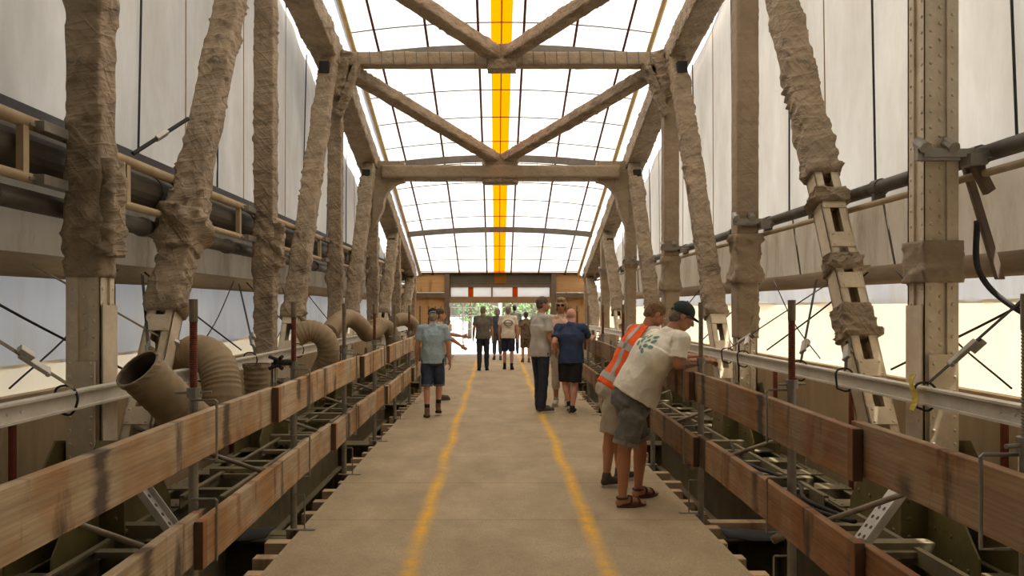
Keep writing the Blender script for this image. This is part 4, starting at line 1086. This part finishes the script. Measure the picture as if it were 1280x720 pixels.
P = thing('support_pipe', 'dark grey scaffold pipe with couplers behind the right truss posts', 'pipe', (3.6, 12, 2.8))
mb = MB(); mb.tube([(3.52, -1, 2.79), (3.52, 26, 2.79)], .062, 14); mb.build('pipe_run', mDarkPipe, P, smooth=True)
yy = 2.6
while yy < 25:
    mb = MB(); mb.tube([(3.52, yy, 2.79), (3.52, yy + .12, 2.79)], .078, 12); mb.box(3.47, 3.57, yy + .03, yy + .09, 2.66, 2.8); mb.build('coupler', mDarkPipe, P); yy += 1.4
for k in range(1, 7):
    mb = MB(); mb.box(3.0, 3.5, NY[k] - .2, NY[k] - .17, 2.74, 2.8)
    mb.box(2.96, 3.26, NY[k] - .19, NY[k] - .14, 2.72, 2.8)
    for e in (3.0, 3.2): mb.tube([(e, NY[k] - .22, 2.8), (e, NY[k] - .12, 2.86)], .04, 8)
    mb.box(3.3, 3.42, NY[k] - .24, NY[k] - .12, 2.68, 2.76); mb.build('beam_clamp', mGalv, P)
mb = MB(); mb.tube([(3.44, -1, 2.63), (3.44, 26, 2.63)], .028, 10); o = mb.build('cover_tube', mBeige, smooth=True); tag(o, 'thin beige tube just under the dark pipe on the right', 'tube')
mb = MB(); mb.obox((3.5, 5.36, 2.3), (.028, 0, 0), (0, .02, 0), (-.03, 0.14, .42)); mb.obox((3.44, 5.27, 2.6), (.03, 0, .02), (0, .03, 0), (-.05, 0, .1)); o = mb.build('dark_strut', mPostW, bevel=.005)
tag(o, 'dark leaning strut behind the bare riveted post on the right', 'strut')

# aluminium beams tied along the trusses
for side, x in (('left', -2.72), ('right', 2.88)):
    mb = MB()
    for z0, z1, hw in ((1.03, 1.045, .04), (1.045, 1.135, .008), (1.135, 1.15, .04)): mb.box(x - hw, x + hw, .5, 25.5, z0, z1)
    sgn = 1 if side == 'left' else -1
    for yy in (3.0, 3.12, 3.24, 4.12, 4.24): mb.rivet((x + sgn * .008, yy, 1.09), (sgn, 0, 0), .014)
    o = mb.build('aluminium_beam', mAlu); tag(o, 'pale aluminium I-beam strapped along the %s truss at rail height' % side, 'beam')

# ------------------------------------------------------------------ steelwork below the deck
for k in range(6):
    yk = 5.95 + 4.1 * (k - 1)
    t = thing('cross_girder', 'olive riveted cross girder under the deck, %s' % ('partly out of view beneath the camera' if k == 0 else ORD[k - 1] + ' one in view from the camera'), 'cross girder', (.09, yk, -.9), 'cross girders under the deck')
    mb = MB(); mb.box(-2.75, 2.93, yk - .012, yk + .012, -1.1, -.14); 
    for sx in (-1, 1):
        for q in range(9):
            for r_ in range(2): mb.rivet((.09 + sx * (1.6 + q * .12), yk - .14 if r_ else yk - .012, -.22 if not r_ else -.98), (0, -1, 0), .016)
    mb.build('web', mOlive, t)
    mb = MB(); mb.box(-2.75, 2.93, yk - .15, yk + .15, -.16, -.14); mb.build('top_flange', mOlive, t)
    mb = MB(); mb.box(-2.75, 2.93, yk - .15, yk + .15, -1.12, -1.1)
    for q in range(30): mb.rivet((-2.7 + q * .19, yk - .08, -1.1), (0, 0, 1), .016)
    mb.build('bottom_flange', mOlive, t)
    for xx in (-2.2, -1.75, 1.9, 2.4):
        mb = MB(); mb.box(xx - .012, xx + .012, yk - .14, yk - .012, -1.1, -.16)
        for q in range(6): mb.rivet((xx + .012, yk - .09, -1.0 + q * .15), (1, 0, 0), .014)
        mb.build('stiffener', mOlive, t)
for side, x in (('left', -2.12), ('right', 2.2)):
    for k in range(6):
        y0 = 5.95 + 4.1 * (k - 1) + .16; y1 = y0 + 3.78
        mb = MB(); mb.box(x - .01, x + .01, y0, y1, -.42, .06); mb.box(x - .08, x + .08, y0, y1, -.435, -.42); mb.box(x - .08, x + .08, y0, y1, .06, .075)
        o = mb.build('steel_stringer', mOliveL); tag(o, 'olive I-section stringer between cross girders beside the %s railing, %s' % (side, 'first' if k == 0 else ORD[k] + ' from the camera'), 'stringer', 'stringers on the %s' % side)
# lateral ladder of channels beside the bottom chord
for side, x in (('left', -2.5), ('right', 2.62)):
    sg = -1 if side == 'left' else 1
    for k in range(6):
        y0 = 2.2 + 4.1 * k
        t = thing('cable_ladder', 'dusty olive channel ladder lying beside the %s truss, %s' % (side, 'first' if k == 0 else ORD[k] + ' from the camera'), 'cable ladder', (x, y0, .05), 'channel ladders on the %s' % side)
        for e in (-.17, .17):
            mb = MB(); mb.box(x + e - .02, x + e + .02, y0, y0 + 3.7, .07, .09); mb.box(x + e - .02, x + e - .012, y0, y0 + 3.7, -.02, .07); mb.build('side_rail', mOliveL, t)
        for q in range(6):
            mb = MB(); mb.box(x - .15, x + .15, y0 + .3 + q * .6, y0 + .38 + q * .6, .03, .07); mb.build('rung', mOliveL, t)
    for k in range(7):
        y0 = 5.0 + 1.9 * k + (.4 if side == 'left' else 0)
        mb = MB(); mb.box(min(x - sg * .55, x + sg * .3), max(x - sg * .55, x + sg * .3), y0 - .05, y0 + .05, .1, .115); mb.box(min(x - sg * .55, x + sg * .3), max(x - sg * .55, x + sg * .3), y0 - .05, y0 - .04, .02, .1)
        o = mb.build('cross_channel', mOliveL); tag(o, 'short dusty steel channel bridging the gap on the %s, %s' % (side, 'first' if k == 0 else ORD[k] + ' from the camera'), 'steel channel', 'cross channels on the %s' % side)
    # tubular braces from the railing out to the truss
    for k in range(7):
        yp = (3.79 if side == 'left' else 4.2) + 1.87 * k
        mb = MB(); mb.tube([(sg * 1.62, yp + .12, .34), (sg * 2.86, yp + .2, .74)], .017, 10); mb.tube([(sg * 1.6, yp + .119, .33), (sg * 1.66, yp + .124, .36)], .024, 10)
        o = mb.build('brace_tube', mRodG, smooth=True); tag(o, 'slanting scaffold tube propping the %s railing outward, %s' % (side, 'first' if k == 0 else ORD[k] + ' from the camera'), 'brace tube', 'slanting tubes on the %s' % side)
    # rust-red props against the hoarding
    for k, yp in enumerate((5.1, 7.3, 9.3)):
        xx = sg * 3.4 + .08
        mb = MB(); mb.tube([(xx, yp, -.9), (xx, yp, .9)], .026, 10); mb.box(xx - .06, xx + .06, yp - .06, yp + .06, -.9, -.89)
        o = mb.build('rusty_prop', mRust); tag(o, 'thin rust-red prop standing against the %s hoarding, %s' % (side, 'first' if k == 0 else ORD[k] + ' from the camera'), 'prop', 'rusty props on the %s' % side)
mb = MB(); mb.box(1.72, 2.72, 6.0, 6.09, -.137, -.05); tag(mb.build('timber_sill', mJoist, bevel=.004), 'long pale timber lying across the gap on the girder at the right railing', 'timber')
# perforated zinc brackets, rubber sheets
for side, c, dx in (('left', (-2.18, 4.72, .42), .16), ('right', (2.42, 4.75, .34), -.16)):
    u = V((dx, -.02, -.2)).normalized(); vv = V((.0, 1, -.1)).normalized(); nn = u.cross(vv)
    mb = MB(); mb.obox(c, u * .26, vv * .07, nn * .006)
    for e in (-1, 1): mb.obox(V(c) + vv * e * .07 + nn * .02, u * .26, vv * .004, nn * .02)
    o = mb.build('slotted_bracket', mZinc)
    hb = MB()
    for q in range(7):
        for e in (-.03, .03):
            p = V(c) + u * (-.22 + q * .073) + vv * e
            for sgn in (1, -1): hb.tube([p + nn * sgn * .006, p + nn * sgn * .0075], .014, 8)
    tag(o, 'pale zinc slotted bracket lying aslant behind the %s railing' % side, 'bracket'); hb.build('slot', mDark, o)
    sg = -1 if side == 'left' else 1
    mb = MB(); rr = []
    for i in range(13):
        t = i / 12; xx = sg * (1.75 + .75 * t)
        rr.append([(xx, 5.62 + .3 * q, -.105 + .05 * abs(N3(t * 4, q * 2, sg)) + .05 * t * t + (.05 * (1 - t) ** 3)) for q in (0, .33, .66, 1)])
    mb.rings(rr, closed=False, cap0=False, cap1=False); o = mb.build('rubber_sheet', mRubber, smooth=True)
    md = o.modifiers.new('s', 'SOLIDIFY'); md.thickness = .008
    tag(o, 'black rubber sheet lying on the cross girder beside the %s railing' % side, 'rubber sheet')
mb = MB(); mb.tube(spline([(2.35, 6.2, .1), (2.4, 5.7, .14), (2.6, 5.4, .13), (2.45, 5.9, .16), (2.65, 6.6, .13), (2.5, 7.6, .12), (2.7, 8.6, .13)], 8), .017, 8)
o = mb.build('black_cable', mBlack, smooth=True); tag(o, 'black cable looped over the channel ladder on the right', 'cable')
mb = MB(); mb.box(-3.6, 3.8, -2, 26.8, -1.62, -1.6); o = mb.build('ground', mUnder); tag(o, kind='structure')

# ------------------------------------------------------------------ hoses on the left
def duct(label, pts, r, open_end=False, inner=None, k=12, r2=None):
    t = thing('ventilation_hose', label, 'hose', pts[0], 'flexible hoses along the left truss')
    P = spline(pts, k); out = [P[0]]
    for i in range(1, len(P)):                      # resample at 12 mm
        a, b = P[i - 1], P[i]; m = max(1, int((b - a).length / .0115))
        out += [a + (b - a) * (j + 1) / m for j in range(m)]
    n = len(out); rad = [(r + ((r2 or r) - r) * i / n) * (1 + (-.04 if i % 3 == 0 else .012)) for i in range(n)]
    mb = MB()
    if open_end:
        mb.tube(out, r, 22, rad=rad, cap=False); mb.build('hose_body', mHose, t, smooth=True)
        q = out[:18]; mb = MB(); mb.tube(q, r, 22, rad=[r * .95 - .0012 * i for i in range(len(q))], cap=False)
        c = q[-1]; mb.tube([c, c + (q[-1] - q[-2])], r * .92, 22); mb.build('lining', inner or mHoseIn, t, smooth=True)
        mb = MB(); d0 = (out[0] - out[3]).normalized(); mb.tube([out[0] - d0 * .02, out[0] + d0 * .02], r * 1.06, 22, cap=False)
        mb.tube([out[0] + d0 * .02, out[0] + d0 * .0205], r * 1.06, 22, cap=False, rad=[r * 1.06, r * .95]); mb.build('cuff', mWrap, t, smooth=True)
    else:
        mb.tube(out, r, 22, rad=rad); mb.build('hose_body', mHose, t, smooth=True)
    return t
duct('ribbed beige hose with a gaping open mouth, nearest behind the left railing', [(-2.37, 4.93, 1.27), (-2.29, 5.06, 1.12), (-2.2, 5.24, .93), (-2.2, 5.5, .8), (-2.4, 5.8, .78), (-2.65, 6.1, .8)], .15, True)
duct('ribbed beige hose bent over like a cane, second along the left railing', [(-2.95, 6.75, 1.12), (-2.72, 6.7, 1.27), (-2.5, 6.6, 1.2), (-2.4, 6.5, .95), (-2.42, 6.45, .74), (-2.55, 6.3, .66), (-2.7, 6.05, .66)], .165)
duct('upright bucket-mouthed hose stub with orange lining behind the left railing', [(-2.42, 7.5, 1.1), (-2.42, 7.5, .9), (-2.42, 7.52, .7), (-2.5, 7.6, .52), (-2.7, 7.8, .45)], .13, True, mHoseOr, r2=.085)
duct('hose bent in a tall elbow beside the middle of the left railing', [(-2.62, 9.75, 1.32), (-2.45, 9.8, 1.38), (-2.28, 9.85, 1.28), (-2.24, 9.9, 1.05), (-2.35, 9.95, .8), (-2.45, 10, .5)], .145)
duct('hose humped over in an arch just beyond the tall elbow on the left', [(-2.62, 11.6, 1.3), (-2.55, 11.9, 1.45), (-2.45, 12.3, 1.52), (-2.3, 12.6, 1.38), (-2.24, 12.8, 1.24), (-2.14, 13.0, 1.25), (-2.06, 13.2, 1.38)], .14)
duct('hose bent down over the left railing behind the cap-wearing walker\'s side, fourth bend', [(-2.5, 14.8, 1.28), (-2.35, 15.2, 1.33), (-2.2, 15.4, 1.2), (-2.16, 15.5, .95), (-2.15, 15.5, .6)], .15)
duct('farthest dark hose bend on the left, close to the plywood end wall', [(-2.55, 18.4, 1.35), (-2.35, 18.8, 1.4), (-2.15, 19.1, 1.25), (-2.1, 19.2, .9)], .16)
t = thing('black_clamp', 'black four-winged clamp on the second post of the left railing', 'clamp', (-1.6, 5.62, 1.27))
mb = MB(); mb.tube([(-1.68, 5.6, 1.27), (-1.55, 5.62, 1.27)], .022, 8); mb.build('spindle', mBlack, t)
for q in range(4):
    a_ = PI / 4 + q * PI / 2; mb = MB(); mb.tube([(-1.66, 5.6, 1.27), (-1.66 + .015, 5.6 + .02 * math.cos(a_), 1.27 + .03 * math.sin(a_)), (-1.66 + .07 * math.cos(a_), 5.58, 1.27 + .065 * math.sin(a_))], .014, 7); mb.build('wing', mBlack, t)

# ------------------------------------------------------------------ ratchet straps
SC = {'left': 0, 'right': 0}
def strap(side, y0, y1, zt, label, dark=True, ratchet=True, tail=None):
    sg = -1 if side == 'left' else 1
    a = V((sg * 2.78 + .08, y0, 1.17)); b = V((sg * 3.52 + .09, y1, zt))
    t = thing('tie_strap', label, 'strap', a, 'ratchet straps on the %s' % side)
    d = (b - a); L = d.length; d.normalize(); w_ = V((0, 1, 0)).cross(d).normalized()
    mb = MB(); mb.obox((a + b) / 2, d * L / 2, d.cross(w_) * .016, w_ * .002); mb.build('webbing', mBlack if dark else mKhaki, t)
    if ratchet:
        c = a + d * .3; mb = MB(); mb.obox(c, d * .11, d.cross(w_) * .028, w_ * .014); mb.tube([c - d * .1 - d.cross(w_) * .035, c - d * .1 + d.cross(w_) * .035], .016, 8); mb.obox(c + d * .09 + w_ * .03, d * .05, d.cross(w_) * .025, w_ * .02); mb.build('ratchet', mZinc if not dark else mGalv, t, bevel=.003)
    xb = sg * 2.8 + .08
    mb = MB(); mb.tube(spline([(xb - .09, y0, 1.02), (xb - .095, y0, 1.16), (xb, y0, 1.18), (xb + .05, y0 - .01, 1.1), (xb, y0, 1.0), (xb - .09, y0, 1.02)], 5), .008, 6); mb.build('loop', mBlack, t)
    if tail:
        mb = MB(); rr = []
        for i in range(9): 
            z = 1.24 - .24 * i / 8; rr.append([(xb - .11 - .01 * math.sin(i), y0 - .03 + .02 * math.sin(i * .8), z), (xb - .112, y0 + .03 + .02 * math.sin(i * .9), z)])
        mb.rings(rr, closed=False, cap0=False, cap1=False); o = mb.build('tail', tail, t); md = o.modifiers.new('s', 'SOLIDIFY'); md.thickness = .004
strap('right', 4.95, 4.6, 2.05, 'strap with yellow tail tied to the beam at the bare riveted post', True, True, mYellow)
strap('right', 6.1, 7.6, 2.0, 'dark ratchet strap on the right beam between the open diagonal and the sheeting')
strap('right', 7.0, 8.4, 2.0, 'slim ratchet strap on the right beam behind the rust-red railing post')
strap('right', 8.6, 10.2, 2.0, 'ratchet strap hooked to the right beam past the second wrapped post', False)
strap('right', 9.2, 7.9, 2.0, 'ratchet strap on the right beam behind the green cap', True)
strap('left', 4.75, 3.4, 2.25, 'khaki ratchet strap at the nearest left post', False)
strap('left', 5.8, 7.2, 2.0, 'dark strap with ratchet beyond the nearest left post')
strap('left', 6.9, 5.5, 2.0, 'khaki strap crossing behind the cane-bent hose', False)
strap('left', 8.3, 9.9, 2.0, 'dark ratchet strap past the second wrapped post on the left')
strap('left', 10.3, 11.9, 2.0, 'ratchet strap on the left beam behind the tall elbow hose', True)
strap2 = thing('tie_strap', 'dark strap with silver buckle stretched from the left girder up to the nearest wrapped diagonal', 'strap', (-3.3, 6.7, 3.1))
a_, b_ = V((-3.3, 6.75, 3.08)), V((-3.05, 7.35, 3.55)); d_ = (b_ - a_).normalized()
mb = MB(); mb.tube([a_, b_], .02, 8); mb.build('webbing', mBlack, strap2)
mb = MB(); mb.obox(a_.lerp(b_, .5), d_ * .08, d_.orthogonal().normalized() * .03, d_.cross(d_.orthogonal().normalized()) * .02); mb.build('buckle', mZinc, strap2, bevel=.003)
mb = MB(); mb.tube(spline([(3.42, 5.3, 2.3), (3.4, 5.25, 1.95), (3.45, 5.0, 1.7), (3.6, 4.5, 1.45)], 8), .02, 8)
tag(mb.build('loose_webbing', mBlack, smooth=True), 'thick black webbing drooping behind the bare riveted post at the right edge', 'webbing')
# slack cords between beam and hem
ci = 0
LBL = {'right': ['thin dark cord slung aslant in front of the nearest cream skirt on the right', 'thin dark cord crossing the cream skirt past the open diagonal', 'thin cord slung near the orange-vested man', 'thin cord in the distance on the right'],
       'left': ['thin dark cord slung aslant at the left edge of the blue-grey sheet', 'thin dark cord crossing the left sheet behind the gaping hose', 'thin cord on the left sheet behind the elbow hose', 'thin cord far down the left sheet']}
for side in ('left', 'right'):
    sg = -1 if side == 'left' else 1
    for k in range(4):
        y0 = 4.4 + 2.9 * k; xx = sg * 3.35 + .09
        mb = MB(); mb.tube(spline([(xx + sg * .1, y0 - .2, 2.02), (xx, y0 + .7, 1.62), (xx - sg * .1, y0 + 1.9, 1.16)], 6), .009, 6)
        mb.tube(spline([(xx + sg * .1, y0 + 2.2, 2.02), (xx, y0 + 1.3, 1.5), (xx - sg * .05, y0 + .5, 1.15)], 6), .007, 6)
        o = mb.build('slack_cord', mBlack, smooth=True); tag(o, LBL[side][k], 'cord', 'slack cords on the %s' % side)

# ------------------------------------------------------------------ end wall and the view outside
EY = 26.7
E = thing('wall_end', None, None, (.1, EY, 0), kind='structure')
mb = MB(); mb.box(-2.95, 3.3, EY - .12, EY + .1, 2.92, 3.14); mb.build('header_beam', mHead, E)
for x0, x1 in ((-3.5, -1.85), (2.1, 3.6)):
    mb = MB(); mb.box(x0, x1, EY, EY + .03, 2.24, 2.9); mb.build('wood_panel', mPlyW, E)
    mb = MB(); mb.box(x0, x1, EY, EY + .03, -.1, 2.05); mb.build('wood_panel', mPlyW, E)
    mb = MB(); mb.box(x0, x1, EY - .15, EY + .05, 2.05, 2.22); mb.build('shelf_rail', mPostW, E)
    mb = MB(); mb.box(x0, x1, EY + .03, EY + .05, 2.9, 8); mb.build('upper_sheet', mSheet, E)
for x0 in (-1.87, 1.95):
    mb = MB(); mb.box(x0, x0 + .17, EY - .1, EY + .1, -.1, 2.92); mb.build('jamb', mPostW, E)
mLint = SHEET('lintel_sheet', lin(96, 90, 78), lin(116, 108, 94), .2, bump=.1)
mb = MB(); mb.box(-1.7, 1.95, EY, EY + .02, 2.5, 2.92); mb.build('lintel_sheet', mLint, E)
mOrD = SHEET('orange_patch', lin(150, 112, 44), lin(164, 124, 54), .3, bump=0)
mb = MB(); mb.box(-.09, .33, EY - .012, EY - .004, 2.56, 2.92); mb.build('orange_patch', mOrD, E)
mb = MB(); mb.box(-1.7, 1.95, EY - .04, EY + .06, 2.42, 2.5); mb.build('lintel_beam', mPostW, E)
mb = MB(); mb.box(-1.7, 1.95, EY - .08, EY + .08, 1.86, 2.08); mb.build('transom_beam', mTrans, E)
W1 = thing('window_1', None, None, (.1, EY, 2.1), kind='structure')
mWhiteS = SHEET('clear_sheet', (.8, .8, .78, 1), (.86, .86, .84, 1), .6, bump=.2)
mOrW = SHEET('orange_stripe', lin(206, 96, 24), lin(214, 108, 36), .5, bump=0)
mb = MB(); mb.box(-1.7, 1.95, EY + .02, EY + .03, 2.08, 2.42); mb.build('pane', mWhiteS, W1)
for x0 in (-1.03, .56): 
    mb = MB(); mb.box(x0, x0 + .19, EY + .008, EY + .018, 2.08, 2.42); mb.build('stripe', mOrW, W1)
for x0 in (-1.7, -.2, 1.9):
    mb = MB(); mb.box(x0, x0 + .05, EY, EY + .05, 2.08, 2.42); mb.build('mullion', mPostW, W1)
mb = MB(); mb.box(-60, 60, 27.0, 140, -.06, -.02); mPave = M('pale_paving', lin(214, 210, 200), lin(232, 228, 218), 3, .9); o = mb.build('pavement_ground', mPave); tag(o, kind='structure')
mb = MB(); mb.box(-60, -4.2, -40, 27, -3.1, -3); mb.box(4.4, 60, -40, 27, -3.1, -3); o = mb.build('river_bank_ground', mPave); tag(o, kind='structure')
# trees outside
mLeaf = [M('leaf_green_%d' % i, a, b, 3, .7) for i, (a, b) in enumerate(((lin(110, 140, 80), lin(160, 186, 116)), (lin(96, 130, 78), lin(140, 170, 106))))]
mBark = M('bark', lin(92, 76, 58), lin(118, 98, 76), 6, .9, .4, 20)
def tree(label, x, y, h, r, sd):
    t = thing('street_tree', label, 'tree', (x, y, 0), 'trees outside the exit'); rg = random.Random(sd)
    mb = MB(); mb.tube([(x, y, 0), (x + .05, y, h * .45), (x, y + .05, h * .8)], .1, 8, rad=[.13, .09, .04])
    for q in range(5):
        a = rg.uniform(0, 6.3); mb.tube([(x, y, h * .4), (x + r * .6 * math.cos(a), y + r * .6 * math.sin(a), h * .7)], .03, 5)
    mb.build('trunk', mBark, t)
    mb = MB()
    for q in range(520):
        a = rg.uniform(0, 6.3); e = rg.uniform(-1, 1); rr_ = r * rg.uniform(.55, 1) * math.sqrt(1 - e * e * .8)
        c = V((x + rr_ * math.cos(a), y + rr_ * math.sin(a), h * .68 + e * h * .36)); s_ = rg.uniform(.07, .14)
        u = V((rg.gauss(0, 1), rg.gauss(0, 1), rg.gauss(0, 1))).normalized(); w2 = u.orthogonal().normalized()
        mb.add([c - u * s_, c + w2 * s_ * .5, c + u * s_, c - w2 * s_ * .5], [(0, 1, 2, 3)])
    mb.build('foliage', mLeaf[sd % 2], t)
tree('slim young tree left of centre outside the exit', -1.5, 41, 3.0, 1.0, 1)
tree('leafy tree in the middle of the view outside the exit', .4, 44, 3.4, 1.6, 2)
tree('bushy tree right of centre outside the exit', 2.3, 42, 3.2, 1.4, 3)
tree('tree far right outside, next to the exit jamb', 4.3, 46, 3.6, 1.7, 4)
mb = MB(); mb.tube([(.15, 36, -.02), (.15, 36, 3.4)], .09, 10); mb.tube([(.15, 36, -.02), (.15, 36, .12)], .15, 10); o = mb.build('lamp_pole', M('white_pole', lin(220, 224, 226), lin(232, 236, 238), 3, .5)); tag(o, 'white pole standing outside between the departing walkers', 'pole')
F = thing('site_fence', 'grey mesh site fence outside at the left of the exit', 'fence', (-1.6, 31, 0))
for e in (-2.6, -1.4, -.75):
    mb = MB(); mb.tube([(e, 31, -.02), (e, 31, 1.75)], .03, 8); mb.box(e - .06, e + .06, 30.7, 31.3, -.02, .05); mb.build('fence_post', mGalv, F)
mb = MB()
for z in (.25, .8, 1.35, 1.7): mb.tube([(-2.6, 31, z), (-.75, 31, z)], .018, 6)
for q in range(14): mb.tube([(-2.6 + q * .14, 31, .25), (-2.6 + q * .14, 31, 1.7)], .006, 5)
mb.build('mesh_panel', mGalv, F)
for k, (x0, z) in enumerate(((-2.0, 1.45), (-2.12, 1.5), (-2.26, 1.38))):
    mb = MB(); mb.tube([(x0, 26.3, 0), (x0 + .06, 26.62, z)], .022, 8); mb.tube([(x0, 26.29, 0), (x0, 26.3, .02)], .035, 8)
    o = mb.build('spare_rod', mRust, smooth=True); tag(o, 'rust-red rod leaning on the plywood left of the exit, %s' % ('closest to the opening', 'middle of three', 'farthest from the opening')[k], 'rod', 'spare rods by the exit')

BK = thing('wall_back', None, None, (.1, -3, 0), kind='structure')  # unseen wall behind the camera, added to close off light from the rear
mb = MB(); mb.box(-3.7, 3.9, -3.04, -3.02, -1.6, 8.4); mb.build('back_sheet', mDark, BK)  # dark so that less light reaches faces turned to the camera

mb = MB(); mb.prism([(-3.7, -3.02, 8.2), (-3.7, 3.25, 8.2), (-2.7, 3.25, 8.5), (2.9, 3.25, 8.5), (3.9, 3.25, 8.2), (3.9, -3.02, 8.2), (2.9, -3.02, 8.5), (-2.7, -3.02, 8.5)], (0, 0, .02))
mb.build('covered_bay', mDark, roof)  # opaque roof piece out of view, added to darken the near front faces
